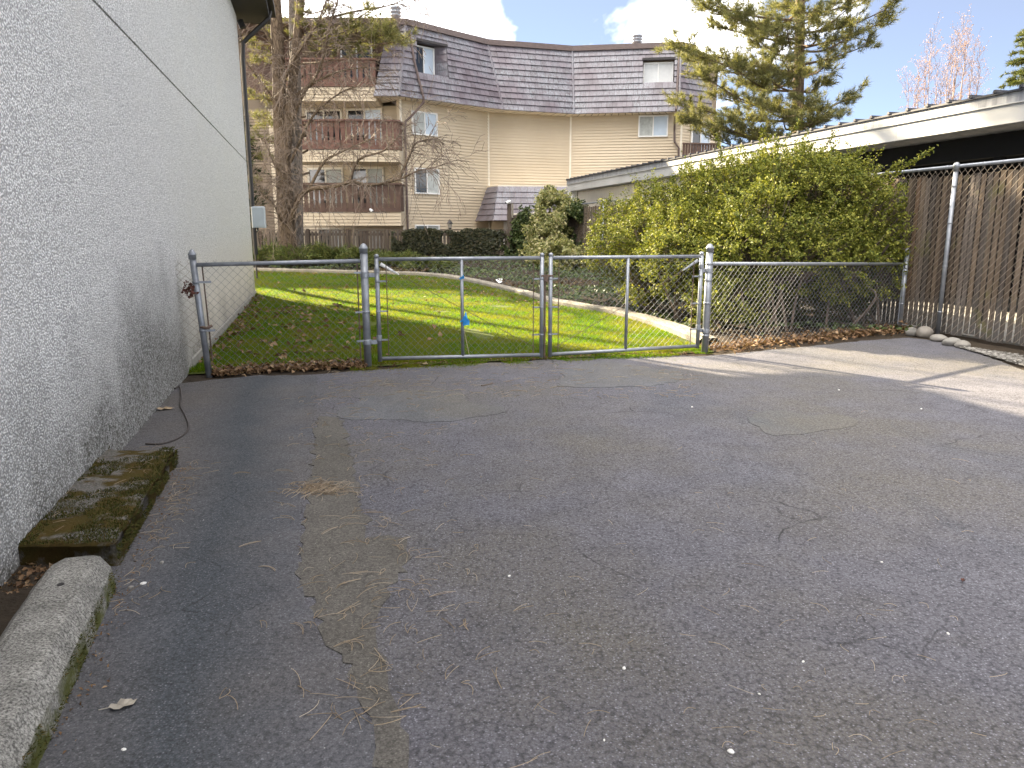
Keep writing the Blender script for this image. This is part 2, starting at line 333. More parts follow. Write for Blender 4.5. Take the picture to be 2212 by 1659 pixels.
    M['grass'] = foliage('grass blades', (0.045, 0.115, 0.006), (0.105, 0.195, 0.008), (0.20, 0.235, 0.014), 0.5, 0.8, (1.2, (0.17, 0.18, 0.02)), 0.05)
    M['litter'] = foliage('dead leaves', (0.10, 0.055, 0.03), (0.21, 0.125, 0.065), (0.36, 0.25, 0.15), 0.15, 0.7)
    M['needle'] = foliage('dead needles', (0.22, 0.16, 0.10), (0.36, 0.28, 0.19), (0.42, 0.36, 0.28), 0.1, 0.7)
    M['leaf_tan'] = simple('tan dead leaf', (0.36, 0.27, 0.17), 0.7, 0, 0.3, 30); M['leaf_grey'] = simple('grey dead leaf', (0.30, 0.27, 0.22), 0.7, 0, 0.3, 30)
    M['rust_leaf'] = simple('rust dead leaves', (0.10, 0.035, 0.022), 0.8, 0, 0.4, 30)
    def bark(name, lo, hi, sc):
        t = NT(name, 0.95, 0, 0.15); g = t.noise(sc, 7, 0.7, t.co((1, 1, 0.22))); c2 = t.vor(sc * 1.4, 'DISTANCE_TO_EDGE', 0, t.co((1, 1, 0.3)))
        t.color(t.mix(t.ramp(c2, (0.0, 0.8), (0.12, 0.0)), t.ramp(g, (0.3, lo), (0.7, hi)), tuple(x * .4 for x in lo))); t.bump(g, 0.9, 0.03); return t.m
    M['bark'] = bark('brown bark', (0.085, 0.062, 0.045), (0.19, 0.145, 0.105), 9); M['bark_pale'] = bark('scaly grey bark', (0.12, 0.10, 0.085), (0.31, 0.28, 0.25), 11)
    M['bark_pine'] = bark('pine bark', (0.10, 0.07, 0.05), (0.22, 0.16, 0.11), 9); M['twig'] = simple('twig', (0.15, 0.115, 0.09), 0.9, 0, 0.3, 12)
    M['twig_pink'] = simple('pale red twigs', (0.30, 0.23, 0.205), 0.9)
    # ground stuff
    t = NT('bed soil', 0.95, 0, 0.1); t.color(t.mix(t.noise(7, 6, 0.7), (0.028, 0.023, 0.018), (0.075, 0.058, 0.042))); t.bump(t.noise(18, 5), 0.8, 0.04); M['soil'] = t.m
    t = NT('lawn soil', 0.95, 0, 0.1); t.color(t.mix(t.noise(5, 6, 0.7), (0.045, 0.06, 0.015), (0.10, 0.12, 0.025))); M['lawn'] = t.m
    t = NT('weathered concrete', 0.9, 0, 0.2); n = t.noise(5, 6, 0.7); sp = t.ramp(t.noise(70, 3, 0.7), (0.35, 0.55), (0.65, 1.3))
    t.color(t.mix(1.0, t.ramp(n, (0.3, (0.17, 0.155, 0.125)), (0.7, (0.32, 0.29, 0.235))), sp, 'MULTIPLY')); t.bump(t.noise(40, 5), 0.6, 0.006); M['kerb'] = t.m
    t = NT('lichen concrete', 0.92, 0, 0.2); z = t.sep()[2]
    c = t.mix(1.0, t.ramp(t.noise(7, 6, 0.7), (0.3, (0.17, 0.165, 0.15)), (0.7, (0.34, 0.33, 0.30))), t.ramp(t.noise(110, 3, 0.75), (0.38, 0.35), (0.62, 1.45)), 'MULTIPLY')
    gx = t.n('ShaderNodeNewGeometry'); nz = t.sep(gx.outputs['True Normal'])
    moss = t.math('MULTIPLY', t.ramp(t.math('SUBTRACT', 1.0, nz[2]), (0.35, 0.0), (0.75, 1.0)), t.ramp(t.noise(6, 5, 0.7), (0.36, 0.0), (0.52, 1.0)))
    moss = t.math('MULTIPLY', moss, t.ramp(t.math('ADD', z, t.math('MULTIPLY', t.noise(9, 3), .08)), (0.08, 1.0), (0.15, 0.0)))
    t.color(t.mix(moss, c, t.mix(t.noise(60, 3), (0.035, 0.045, 0.012), (0.12, 0.12, 0.035)))); t.bump(t.noise(60, 5, 0.7), 0.9, 0.008); M['stop'] = t.m
    t = NT('mossy concrete', 0.95, 0, 0.1); n = t.noise(4.2, 6, 0.6)
    c = t.mix(1.0, (0.17, 0.16, 0.145), t.ramp(t.noise(90, 3, .7), (0.35, 0.5), (0.65, 1.4)), 'MULTIPLY')
    ms = t.mix(t.noise(9, 4), t.mix(t.noise(80, 2), (0.02, 0.026, 0.006), (0.075, 0.08, 0.018)), (0.105, 0.06, 0.02))
    t.color(t.mix(t.ramp(n, (0.44, 0.0), (0.52, 1.0)), c, ms)); t.bump(t.noise(70, 5, 0.7), 1.0, 0.012); M['moss_slab'] = t.m
    M['mossy'] = foliage('moss tufts', (0.03, 0.035, 0.008), (0.07, 0.075, 0.016), (0.13, 0.085, 0.03), 0.1, 0.9)
    t = NT('river stone', 0.8, 0, 0.3); t.color(t.mix(t.noise(9, 5), t.ramp(t.orand(), (0, (0.13, 0.12, 0.105)), (0.5, (0.20, 0.195, 0.18)), (1, (0.17, 0.13, 0.095))), (0.27, 0.255, 0.23))); t.bump(t.noise(25, 4), 0.4, 0.006); M['stone'] = t.m
    t = NT('gravel', 0.85, 0, 0.3); t.color(t.ramp(t.island(), (0, (0.07, 0.065, 0.055)), (0.5, (0.15, 0.14, 0.125)), (1, (0.29, 0.275, 0.25)))); M['gravel'] = t.m
    M['pebble'] = simple('white pebble', (0.72, 0.70, 0.66), 0.7)
    t = NT('blue ribbon', 0.5); t.color((0.03, 0.26, 0.62)); M['blue'] = t.m
    M['paper'] = simple('white paper', (0.85, 0.85, 0.85), 0.6, 0, 0.03); M['cable'] = simple('black cable', (0.02, 0.02, 0.022), 0.45)
    M['cable_brown'] = simple('dusty cable', (0.055, 0.045, 0.04), 0.6); M['plastic_white'] = simple('white plastic', (0.75, 0.75, 0.74), 0.4); M['lampglass'] = simple('frosted lamp glass', (0.35, 0.33, 0.28), 0.2)
    M['floor'] = simple('carport slab', (0.32, 0.31, 0.29), 0.85, 0, 0.2, 2)
    M['straw'] = simple('pale straw', (0.55, 0.47, 0.30), 0.8)
mats()
# ------------------------------------------------------------------ the setting
def structure(o): o['kind'] = 'structure'; return o
structure(MB().quad((-400, -60, -0.06), (400, -60, -0.06), (400, 600, -0.06), (-400, 600, -0.06)).build('ground', M['soil']))
# planting bed sheet: a grid that rises gently behind the lawn
def grid_sheet(name, xs, ys, zf, m):
    mb = MB(); nx = len(xs)
    for y in ys:
        for x in xs: mb.v.append((x, y, zf(x, y)))
    for j in range(len(ys) - 1):
        for i in range(nx - 1): a = j * nx + i; mb.f.append((a, a + 1, a + nx + 1, a + nx))
    return mb.build(name, m, smooth=True)
structure(grid_sheet('planting_bed', np.linspace(-34, 22, 57), np.linspace(7, 62, 56), lambda x, y: zg(x, y) - 0.012, M['soil']))
CURB = [(4.40, 0.55), (4.56, 1.7), (4.68, 2.87), (4.62, 4.6), (4.20, 6.2), (3.85, 9.3), (2.65, 13.0), (0.23, 14.7), (-2.0, 16.2), (-4.1, 17.7), (-8.0, 19.6)]
def catmull(P, n):
    P = [Vector(p) for p in P]; out = []
    for i in range(len(P) - 1):
        a, b, c, d = P[max(i - 1, 0)], P[i], P[i + 1], P[min(i + 2, len(P) - 1)]
        for k in range(n):
            u = k / n; out.append(0.5 * ((2 * b) + (c - a) * u + (2 * a - 5 * b + 4 * c - d) * u * u + (3 * b - a - 3 * c + d) * u ** 3))
    return out + [P[-1]]
curb = catmull([(a, b, 0) for a, b in CURB], 6)
cw = [L(p.x, p.y) for p in curb]
def smax(t):
    best = None
    for a, b in zip(curb, curb[1:]):
        if min(a.x, b.x) <= t <= max(a.x, b.x) and a.x != b.x:
            s_ = a.y + (b.y - a.y) * (t - a.x) / (b.x - a.x); best = s_ if best is None else max(best, s_)
    return best if best is not None else (19.6 if t < -8 else 1.0)
ts = np.linspace(-8, 4.66, 70); mb = MB(); NS = 40
for t in ts:
    s1 = smax(t) - 0.02; s0 = 0.02 if t > -2.1 else 10.0
    if t > 4.38: s0 = 1.0
    for k in range(NS + 1):
        p = L(t, s0 + (s1 - s0) * k / NS); mb.v.append((p.x, p.y, zg(p.x, p.y) + 0.004))
for i in range(len(ts) - 1):
    for k in range(NS): a = i * (NS + 1) + k; mb.f.append((a, a + NS + 1, a + NS + 2, a + 1))
structure(mb.build('lawn', M['lawn'], smooth=True))
# concrete kerb along the lawn, cast in sections
mb = MB(); prof = [(-.02, -.05), (-.02, .07), (.0, .095), (.17, .10), (.20, .075), (.20, -.05)]; o = 0
pr = []
for i, p in enumerate(cw):
    d = (cw[min(i + 1, len(cw) - 1)] - cw[max(i - 1, 0)]).normalized(); nrm = Vector((d.y, -d.x, 0)); z = zg(p.x, p.y)
    wob = 0.015 * mnoise.noise(p * 1.3); wd = 1.0 + 0.35 * ss(17, 9, p.y) if False else (1.25 if p.y < 14 else 1.0)
    for a, b in prof: q = p + nrm * (a * wd + wob); mb.v.append((q.x, q.y, z + b + wob))
n = len(prof)
for i in range(len(cw) - 1):
    for k in range(n - 1): a = i * n + k; mb.f.append((a, a + 1, a + n + 1, a + n))
structure(mb.build('lawn_kerb', M['kerb']))
# asphalt
edge = [PG(300, 842), PG(455, 820), PG(560, 811), PG(690, 809), PG(800, 799), PG(960, 789), PG(1100, 782), PG(1250, 773), PG(1400, 769), PG(1525, 769), PG(1640, 758), PG(1750, 748), PG(1860, 736), PG(1960, 729), PG(2040, 738), PG(2110, 762), PG(2212, 800)]
rnd = random.Random(3); fine = []
for a, b in zip(edge, edge[1:]):
    k = max(2, int((b - a).length / 0.12))
    for i in range(k):
        p = a.lerp(b, i / k); fine.append(p + Vector((rnd.uniform(-.02, .02), rnd.uniform(-.03, .03), 0)))
fine.append(edge[-1]); e2 = edge[-1]
right = [e2 - V * 1.0 + U * .03, e2 - V * 2.4 - U * .02, e2 - V * 4.5 + U * .05, e2 - V * 9, e2 - V * 24 + U * 2]
poly = [Vector((-9, -14, 0)), Vector((-9, 4, 0)), Vector((-4.2, 7.15, 0))] + fine + right
mb = MB(); mb.prism([Vector((p.x, p.y, -0.05)) for p in poly][::-1], (0, 0, 0.05)); structure(mb.build('driveway', M['asphalt']))
def sheet(name, pts, z, m, jag=0.02, step=0.08, seed=1):
    r = random.Random(seed); out = []
    for a, b in zip(pts, pts[1:] + pts[:1]):
        k = max(1, int((b - a).length / step))
        for i in range(k): out.append(a.lerp(b, i / k) + Vector((r.uniform(-jag, jag), r.uniform(-jag, jag), 0)))
    out = [Vector((p.x, p.y, 0.0005)) for p in out]
    return structure(MB().prism(out[::-1], (0, 0, z)).build(name, m))
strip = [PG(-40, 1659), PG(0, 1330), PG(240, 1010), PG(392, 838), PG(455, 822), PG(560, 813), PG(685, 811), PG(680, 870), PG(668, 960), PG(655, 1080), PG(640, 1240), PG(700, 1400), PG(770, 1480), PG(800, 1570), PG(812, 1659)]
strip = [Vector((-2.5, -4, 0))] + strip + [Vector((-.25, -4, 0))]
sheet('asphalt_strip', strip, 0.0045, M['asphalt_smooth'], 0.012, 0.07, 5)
def ell(px, py, rx, ry, n=26, ph=0.0, wob=.12, seed=0, ):
    c = PG(px, py); r = random.Random(seed); out = []
    for k in range(n):
        a = 2 * math.pi * k / n; q = 1 + .13 * math.sin(3 * a + ph) + .09 * math.sin(5 * a + 2 * ph + 1) + r.uniform(-.07, .07); out.append(PG(px + rx * math.cos(a) * q, py + ry * math.sin(a) * q))
    return out
for i, e in enumerate([(900, 880, 165, 34), (1330, 812, 135, 27), (1725, 913, 115, 24)]): sheet('asphalt_patch', ell(*e, seed=i, ph=i), 0.003, M['asphalt_patch'], 0.022, 0.05, i)
sheet('asphalt_patch', [PG(640, 1240), PG(668, 1080), PG(684, 900), PG(740, 905), PG(770, 1040), PG(800, 1160), PG(880, 1165), PG(890, 1210), PG(800, 1330), PG(850, 1480), PG(870, 1600), PG(880, 1659), PG(815, 1659), PG(806, 1570), PG(770, 1480), PG(715, 1400)], 0.0035, M['asphalt_dusty'], 0.03, 0.05, 9)

# ------------------------------------------------------------------ stucco building on the left
WC = Vector((-6.0, 17.6, 0)); WD = (PG(0, 1278) - WC); WD.z = 0; WD.normalize()          # along the wall towards the camera
WN = Vector((-WD.y, WD.x, 0)); WN = WN if WN.x > 0 else -WN                              # out of the wall, to the right
def WL(d, o, z): return WC + WD * d + WN * o + Vector((0, 0, z))
ax = (WD, WN, Vector((0, 0, 1)))
b = thing('stucco_building', WL(8, -4, 0), 'tall white pebble dashed building wall filling the left side, stained dark along its foot', 'building')
LEN = 24.0; JZ = 3.03
MB().box(WL(LEN / 2, -4.5, JZ / 2 - .02), (LEN, 9, JZ + .02), ax).build('wall_panel', M['stucco'], b)
MB().box(WL(LEN / 2, -4.5, (JZ + 6.05) / 2 + .012), (LEN, 9, 6.05 - JZ), ax).build('wall_panel', M['stucco'], b)
MB().box(WL(LEN / 2 + .01, -4.515, JZ + .004), (LEN - .02, 8.99, .018), ax).build('expansion_joint', M['joint'], b)
MB().bbox(WL(4.8, -.01, .02), (9.9, .05, .2), ax, .012).build('foundation', M['plinth'], b)
mb = MB(); mb.box(WL(LEN / 2 - .25, -3.97, 6.16), (LEN + 1.1, 9.2, .05), ax); mb.build('soffit', M['black'], b)
MB().box(WL(LEN / 2 - .25, .655, 6.30), (LEN + 1.1, .05, .34), ax).build('fascia_board', M['black'], b)
MB().box(WL(-.79, -3.97, 6.30), (.05, 9.1, .34), ax).build('fascia_board', M['black'], b)
MB().box(WL(LEN / 2 - .25, -3.9, 6.42), (LEN + 1.05, 9.0, .06), ax).build('roof', M['roofmetal'], b)
mb = MB(); mb.bbox(WL(LEN / 2 - .3, .74, 6.36), (LEN + 1.1, .12, .13), ax, .02); mb.build('gutter', M['black'], b)
mb = MB(); mb.tube([WL(-.25, .70, 6.28), WL(-.18, .66, 6.1), WL(-.09, .30, 5.75), WL(-.07, .10, 5.55), WL(-.07, .07, 5.2), WL(-.07, .065, 3.2), WL(-.07, .065, .95)], .05, 8); mb.tube([WL(-.07, .06, 6.0), WL(-.05, .12, 5.85)], .07, 8); mb.build('downspout', M['black'], b)
# utility box on the corner
u = thing('utility_box', WL(-.02, .14, 1.75), 'pale grey metal utility box on the far corner of the white building', 'utility box')
mb = MB(); mb.bbox(WL(-.12, .18, 1.80), (.22, .30, .48), ax, .02); mb.build('housing', M['boxgrey'], u)
mb = MB(); mb.bbox(WL(.0, .18, 1.80), (.02, .26, .43), ax, .006); mb.build('cover', M['boxgrey'], u)
mb = MB(); mb.tube([WL(-.12, .14, 1.58), WL(-.12, .14, 1.5), WL(-.12, .06, 1.42), WL(-.12, .05, .4)], .022, 8); mb.build('conduit', M['black'], u)
c = thing('ground_cable', PG(395, 870), 'thin dark cable curling out from the foot of the white wall onto the asphalt', 'cable')
cp = [PG(378, 842), PG(388, 838), PG(392, 858), PG(390, 880), PG(400, 900), PG(407, 920), PG(404, 935), PG(385, 950), PG(350, 962), PG(315, 962)]
cp = catmull([Vector((p.x, p.y, .012)) for p in cp], 5); MB().tube(cp, .007, 6).build('sheath', M['cable_brown'], c)

# ------------------------------------------------------------------ apartment block
ap = thing('apartment_building', PZ(1150, 38, .3), 'curved beige sided apartment building with grey purple shingled mansard roof behind the garden', 'building')
ZW0, ZW1, ZE, ZT = -0.2, 7.0, 7.03, 10.1
PW = [PZ(865, 34.0, 7), PZ(1055, 37.6, 7), PZ(1233, 38.9, 7), PZ(1473, 38.0, 7), PZ(1560, 39.4, 7)]
PW = [Vector((p.x, p.y, 0)) for p in PW]
def lap(mb, a, b, z0, z1, h=0.135, d=0.05, off=0.0):
    a, b = Vector((a.x, a.y, 0)), Vector((b.x, b.y, 0)); dr = (b - a).normalized(); n = Vector((dr.y, -dr.x, 0))
    if n.y > 0: n = -n
    k = int(round((z1 - z0) / h)); h = (z1 - z0) / k
    for i in range(k):
        z = z0 + i * h; lo, hi = n * (d + off), n * (0.004 + off)
        A, B, Cc, D = a + lo + Vector((0, 0, z)), b + lo + Vector((0, 0, z)), b + hi + Vector((0, 0, z + h)), a + hi + Vector((0, 0, z + h))
        mb.add([A, B, Cc, D, a + n * (.004 + off) + Vector((0, 0, z)), b + n * (.004 + off) + Vector((0, 0, z))], [(0, 1, 2, 3), (4, 5, 1, 0)])
    return n
WNRM = []
for i, (a, c_) in enumerate(zip(PW, PW[1:])):
    mb = MB(); n = lap(mb, a, c_, ZW0, ZW1); WNRM.append(n)
    d = (c_ - a); mb.prism([a - n * .3 + Vector((0, 0, ZW0)), a - n * .002 + Vector((0, 0, ZW0)), c_ - n * .002 + Vector((0, 0, ZW0)), c_ - n * .3 + Vector((0, 0, ZW0))], (0, 0, ZW1 - ZW0))
    mb.build('siding_wall', M['siding'], ap)
for p, n in ((PW[0], WNRM[0]), (PW[1], WNRM[1]), (PW[2], WNRM[2]), (PW[3], WNRM[2])):
    MB().box(p + Vector((0, -.02, 3.4)), (.09, .09, 7.2)).build('corner_trim', M['trim'], ap)
def wall_axes(a, b):
    d = (b - a); d.z = 0; d.normalize(); n = Vector((d.y, -d.x, 0)); n = n if n.y < 0 else -n
    return d, n
def window(a, b, z0, z1, right=None, left=None, slider=False, off=.085, frame='white', bar=.06):
    d, n = wall_axes(a, b); w = (b - a).length; c = (a + b) / 2; c = Vector((c.x, c.y, 0)) + n * off; zc = (z0 + z1) / 2; h = z1 - z0; A = (d, n, Vector((0, 0, 1)))
    mb = MB()
    for sx in (-1, 1): mb.box(c + d * sx * (w / 2 - bar / 2) + Vector((0, 0, zc)), (bar, .08, h), A)
    for sz in (-1, 1): mb.box(c + Vector((0, 0, zc + sz * (h / 2 - bar / 2))), (w - 2 * bar, .078, bar), A)
    mb.box(c + Vector((0, 0, zc)) - n * .005, (bar * .9, .07, h - 2 * bar), A)
    f = mb.build('window', M[frame], ap)
    for sx, kind in ((-1, left), (1, right)):
        q = MB(); q.box(c + d * sx * (w / 4 - .01) + Vector((0, 0, zc)) - n * .012, (w / 2 - bar * 1.3, .012, h - 2 * bar), A)
        q.build('pane', M[kind or 'glass'], f)
    return f
def on_wall(i, px0, px1, z0, z1, **k):
    a0, b0 = PW[i], PW[i + 1]
    def hit(px, z):                      # where the sight line of column px meets wall i
        best = None
        for q in range(401):
            p = a0.lerp(b0, q / 400); dc = p.y * CT - (z - H) * ST; e = abs(CX + F * p.x / dc - px)
            if best is None or e < best[0]: best = (e, p)
        return best[1].copy()
    zc = (z0 + z1) / 2; return window(hit(px0, zc), hit(px1, zc), z0, z1, **k)
on_wall(0, 887, 942, 5.62, 6.62, left='curtain', right='blind_blue')
on_wall(0, 893, 946, 3.10, 4.22, left='glass', right='curtain')
on_wall(0, 894, 947, .75, 1.75, left='glass', right='curtain')
on_wall(2, 1379, 1443, 5.95, 6.95, left='curtain', right='blind_blue')
on_wall(3, 1490, 1530, 4.7, 6.75, left='glass', right='blind_blue')
# sticker in the upper window: a small pale crescent
# mansard roof: eave line, top line, courses of shingles
EE = [PZ(807, 33.2, ZE), PZ(863, 33.2, ZE), PZ(1087, 36.8, ZE), PZ(1240, 38.1, ZE), PZ(1466, 37.3, ZE), PZ(1545, 38.6, ZE)]
TT = [PZ(838, 34.4, ZT), PZ(876, 34.4, ZT), PZ(1053, 37.9, ZT), PZ(1236, 39.2, ZT), PZ(1470, 38.4, ZT), PZ(1498, 39.0, ZT)]
NC = 11; SH_LEFT = []
OPEN = {1: (0.13, 0.46, 4, 9), 3: (0.66, 0.95, 5, 9)}
def bil(i, s, r): return EE[i].lerp(EE[i + 1], s).lerp(TT[i].lerp(TT[i + 1], s), r)
def shingle_mesh(mb, i, s0, s1, r0, r1, n, lift, hang):
    a, b_, c_, d = bil(i, s0, r0 - hang), bil(i, s1, r0 - hang), bil(i, s1, r1), bil(i, s0, r1)
    A, B = a + n * lift, b_ + n * lift; Cc, D = c_ + n * .006, d + n * .006
    mb.add([A, B, Cc, D, a, b_, c_, d], [(0, 1, 2, 3), (4, 5, 1, 0), (5, 6, 2, 1), (7, 4, 0, 3)])
rnd = random.Random(5); stuff = MB()
for i in range(5):
    n = (EE[i + 1] - EE[i]).cross(TT[i] - EE[i]).normalized(); n = n if n.y < 0 else -n
    wid = (EE[i + 1] - EE[i]).length; op = OPEN.get(i)
    mb = MB()
    if op:
        s0, s1, k0, k1 = op; r0, r1 = k0 / NC, k1 / NC
        for sa, sb, ra, rb in ((0, s0, 0, 1), (s1, 1, 0, 1), (s0, s1, 0, r0), (s0, s1, r1, 1)): mb.quad(*[bil(i, x, y) - n * .07 for x, y in ((sa, ra), (sb, ra), (sb, rb), (sa, rb))])
    else: mb.quad(*[bil(i, x, y) - n * .09 for x, y in ((0, 0), (1, 0), (1, 1), (0, 1))])
    mb.build('mansard_roof', M['roof_back'], ap)
    for k in range(NC):
        spans = [(0.004, 0.996)]
        if op and op[2] <= k < op[3]: spans = [(0.004, op[0]), (op[1], 0.996)]
        for a, b_ in spans:
            cuts = [a]
            while cuts[-1] < b_ - .012: cuts.append(min(b_, cuts[-1] + rnd.uniform(.20, .34) / wid))
            if len(cuts) > 2 and cuts[-1] - cuts[-2] < .1 / wid: cuts.pop(-2)
            for c0, c1 in zip(cuts, cuts[1:]):
                lift = rnd.uniform(.055, .068); g = .005 / wid
                if i <= 1 and len(SH_LEFT) < 296:
                    q = MB(); shingle_mesh(q, i, c0 + g, c1 - g, k / NC, (k + 1) / NC, n, lift, .012); SH_LEFT.append(q.build('shingle', M['shingle'], ap))
                else: shingle_mesh(stuff, i, c0 + g, c1 - g, k / NC, (k + 1) / NC, n, lift, .012)
    # dormer opening: window, sill, cheeks, header
    if op:
        wa, wb = bil(i, s0, r1), bil(i, s1, r1); ba, bb = bil(i, s0, r0), bil(i, s1, r0)
        dn = Vector((n.x, n.y, 0)).normalized(); back = -dn * (.42 if i == 1 else .25)
        wl, wr = Vector((wa.x, wa.y, ba.z)) + back, Vector((wb.x, wb.y, bb.z)) + back
        if i == 1: wr = wl.lerp(wr, .76)
        m2 = MB(); m2.quad(ba, bb, wr, wl); m2.build('dormer_sill', M['shingle'], ap)
        for lo, hi, w_ in ((ba, wa, wl), (bb, wb, wr)):
            for kk in range(4):
                f0, f1 = kk / 4, (kk + 1) / 4; q = MB(); e0, e1 = lo.lerp(hi, f0), lo.lerp(hi, f1)
                x0, x1 = Vector((w_.x, w_.y, e0.z)), Vector((w_.x, w_.y, e1.z)); inw = (wr - wl).normalized() * (.02 if lo is ba else -.02)
                q.add([e0 + inw, x0 + inw, x1, e1], [(0, 1, 2, 3)]); q.build('dormer_cheek', M['shingle'], ap)
        q = MB(); q.quad(wa, wb, Vector((wr.x, wr.y, wb.z - .02)), Vector((wl.x, wl.y, wa.z - .02))); q.build('dormer_soffit', M['shingle'], ap)
        m3 = MB(); m3.box((wa + wb) / 2 + dn * .02 + Vector((0, 0, .02)), ((wb - wa).length + .06, .12, .10), ((wb - wa).normalized(), dn, Vector((0, 0, 1)))); m3.build('dormer_header', M['roof_back'], ap)
        ins = (wr - wl) * .02; window(wl + ins, wr - ins, wl.z + .05, wa.z - .1, left='glass' if i == 1 else 'blind', right='blind_blue' if i == 1 else 'blind', off=.02)
sto = stuff.build('shingles', M['shingle'], ap); sto['kind'] = 'stuff'
for i in range(1, 5):                                                # hips and valleys
    MB().tube([EE[i] + Vector((0, -.04, 0)), TT[i] + Vector((0, -.04, 0))], .06, 6).build('valley_flashing' if i in (2, 3) else 'hip_flashing', M['shingle'], ap)
for i in range(5):                                                   # top fascia and soffit
    a, b_ = TT[i], TT[i + 1]; d, n = wall_axes(a.copy(), b_.copy())
    MB().box((a + b_) / 2 + n * .06 + Vector((0, 0, .09)), ((b_ - a).length + .06, .14, .24), (d, n, Vector((0, 0, 1)))).build('roof_fascia', M['flash'], ap)
    e0, e1 = EE[i], EE[i + 1]
    w0, w1 = (PW[max(0, i - 1)], PW[min(4, i)]) if i else (PZ(800, 35.5, 7), PW[0])
    q = MB(); z = ZE - .03
    K = max(2, int((e1 - e0).length / .3))
    for k in range(K):
        f0, f1 = k / K, (k + 1) / K - .006
        A_, B_, C_, D_ = e0.lerp(e1, f0), e0.lerp(e1, f1), Vector(w0).lerp(Vector(w1), f1), Vector(w0).lerp(Vector(w1), f0)
        zz = z - .004 * (k % 2)
        q.quad((A_.x, A_.y, zz), (B_.x, B_.y, zz), (C_.x, C_.y, zz), (D_.x, D_.y, zz))
    q.build('soffit', M['soffit'], ap)
    MB().tube([e0 + Vector((0, -.02, -.02)), e1 + Vector((0, -.02, -.02))], .022, 4).build('eave_trim', M['shingle'], ap)
roofp = [t + Vector((0, .05, .13)) for t in TT] + [Vector((9.5, 52, ZT + .13)), Vector((-22, 52, ZT + .13)), Vector((-22, 36.2, ZT + .13)), PZ(600, 35.6, ZT + .13)]
MB().prism(roofp, (0, 0, .08)).build('flat_roof', M['flash'], ap)
bk = MB(); 
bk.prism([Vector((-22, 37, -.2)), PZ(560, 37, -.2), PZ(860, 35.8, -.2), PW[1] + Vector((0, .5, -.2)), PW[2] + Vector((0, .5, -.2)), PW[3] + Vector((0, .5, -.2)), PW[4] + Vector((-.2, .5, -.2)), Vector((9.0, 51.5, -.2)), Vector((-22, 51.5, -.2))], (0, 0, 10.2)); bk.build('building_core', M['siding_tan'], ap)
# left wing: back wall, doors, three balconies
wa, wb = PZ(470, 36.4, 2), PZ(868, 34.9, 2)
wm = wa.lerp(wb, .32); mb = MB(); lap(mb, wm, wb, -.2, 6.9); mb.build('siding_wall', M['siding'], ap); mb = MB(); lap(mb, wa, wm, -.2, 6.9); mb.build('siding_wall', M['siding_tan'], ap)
def wing(px0, px1, z0, z1, **k):
    d = (wb - wa)
    def hit(px):
        return min(((abs(CX + F * (wa + d * q / 500).x / ((wa + d * q / 500).y * CT - ((z0 + z1) / 2 - H) * ST) - px), q) for q in range(501)))[1]
    window(wa + d * hit(px0) / 500, wa + d * hit(px1) / 500, z0, z1, frame='trim', bar=.08, **k)
wing(664, 742, 4.6, 6.80, left='glass', right='glass'); wing(752, 829, 4.6, 6.80, left='glass', right='blind_blue')
wing(669, 745, 2.0, 4.29, left='glass', right='curtain'); wing(760, 832, 2.0, 4.29, left='glass', right='curtain')
wing(690, 745, .3, 1.62, left='glass', right='blind'); wing(768, 832, .3, 1.55, left='glass', right='blind')
window(PZ(738, 35.5, 8.5), PZ(806, 35.5, 8.5), 7.5, 9.5, left='glass', right='glass', off=.06)
BY = 32.9
def balcony(px0, px1, zb0, zb1, zr0, zr1, mat, D=BY, dep=1.75, seed=1, sided=True, bow=.25):
    a, b_ = PZ(px0, D, zr0), PZ(px1, D, zr0); a.z = b_.z = 0; r = random.Random(seed)
    q = MB(); mid = (a + b_) / 2 + Vector((.3, -bow, 0))
    front = [a, mid, b_]
    for s0, s1 in zip(front, front[1:]): lap(q, s0, s1, zb0, zb1, .125, .045)
    q.prism([a + Vector((0, .01, zb0)), mid + Vector((0, .01, zb0)), b_ + Vector((0, .01, zb0)), b_ + Vector((0, dep, zb0)), a + Vector((0, dep, zb0))], (0, 0, zb1 - zb0))
    bal = q.build('balcony', M['siding'], ap)
    q = MB()
    for s0, s1 in zip(front, front[1:]):
        d, n = wall_axes(s0.copy(), s1.copy()); A = (d, n, Vector((0, 0, 1))); c = (s0 + s1) / 2
        q.box(c + n * .03 + Vector((0, 0, zr1)), ((s1 - s0).length + .06, .16, .07), A); q.box(c + n * .01 + Vector((0, 0, zr0 + .08)), ((s1 - s0).length, .10, .18), A)
    q.box(b_ + Vector((0, dep / 2, zr1)), (.14, dep, .07)); q.box(b_ + Vector((-.03, dep / 2, (zr0 + zr1) / 2)), (.05, dep, zr1 - zr0 - .1)); q.build('railing', M[mat], bal)
    h = zr1 - zr0
    for s0, s1 in zip(front, front[1:]):
        d, n = wall_axes(s0.copy(), s1.copy()); ln = (s1 - s0).length; k = int(ln / .235); w = ln / k
        for j in range(k):
            x0, x1 = j * w + .012, (j + 1) * w - .012; z0 = zr0 + .16
            top = zr1 - .035; e = min(.036, w * .2)
            pts = [(x0, z0), (x1, z0), (x1, z0 + h * .17), (x1 - e, z0 + h * .19), (x1 - e * .9, z0 + h * .27), (x1 - e * 1.05, z0 + h * .29), (x1 - .004, z0 + h * .62), (x1, top), (x0, top), (x0 + .004, z0 + h * .62), (x0 + e * 1.05, z0 + h * .29), (x0 + e * .9, z0 + h * .27), (x0 + e, z0 + h * .19), (x0, z0 + h * .17)]
            bd = MB(); bd.prism([s0 + d * x + Vector((0, 0, z)) + n * .0 for x, z in pts], -n * .03); bd.build('board', M[mat], bal)
    return bal
balcony(610, 866, 1.70, 2.24, 2.27, 3.43, 'brown', seed=1)
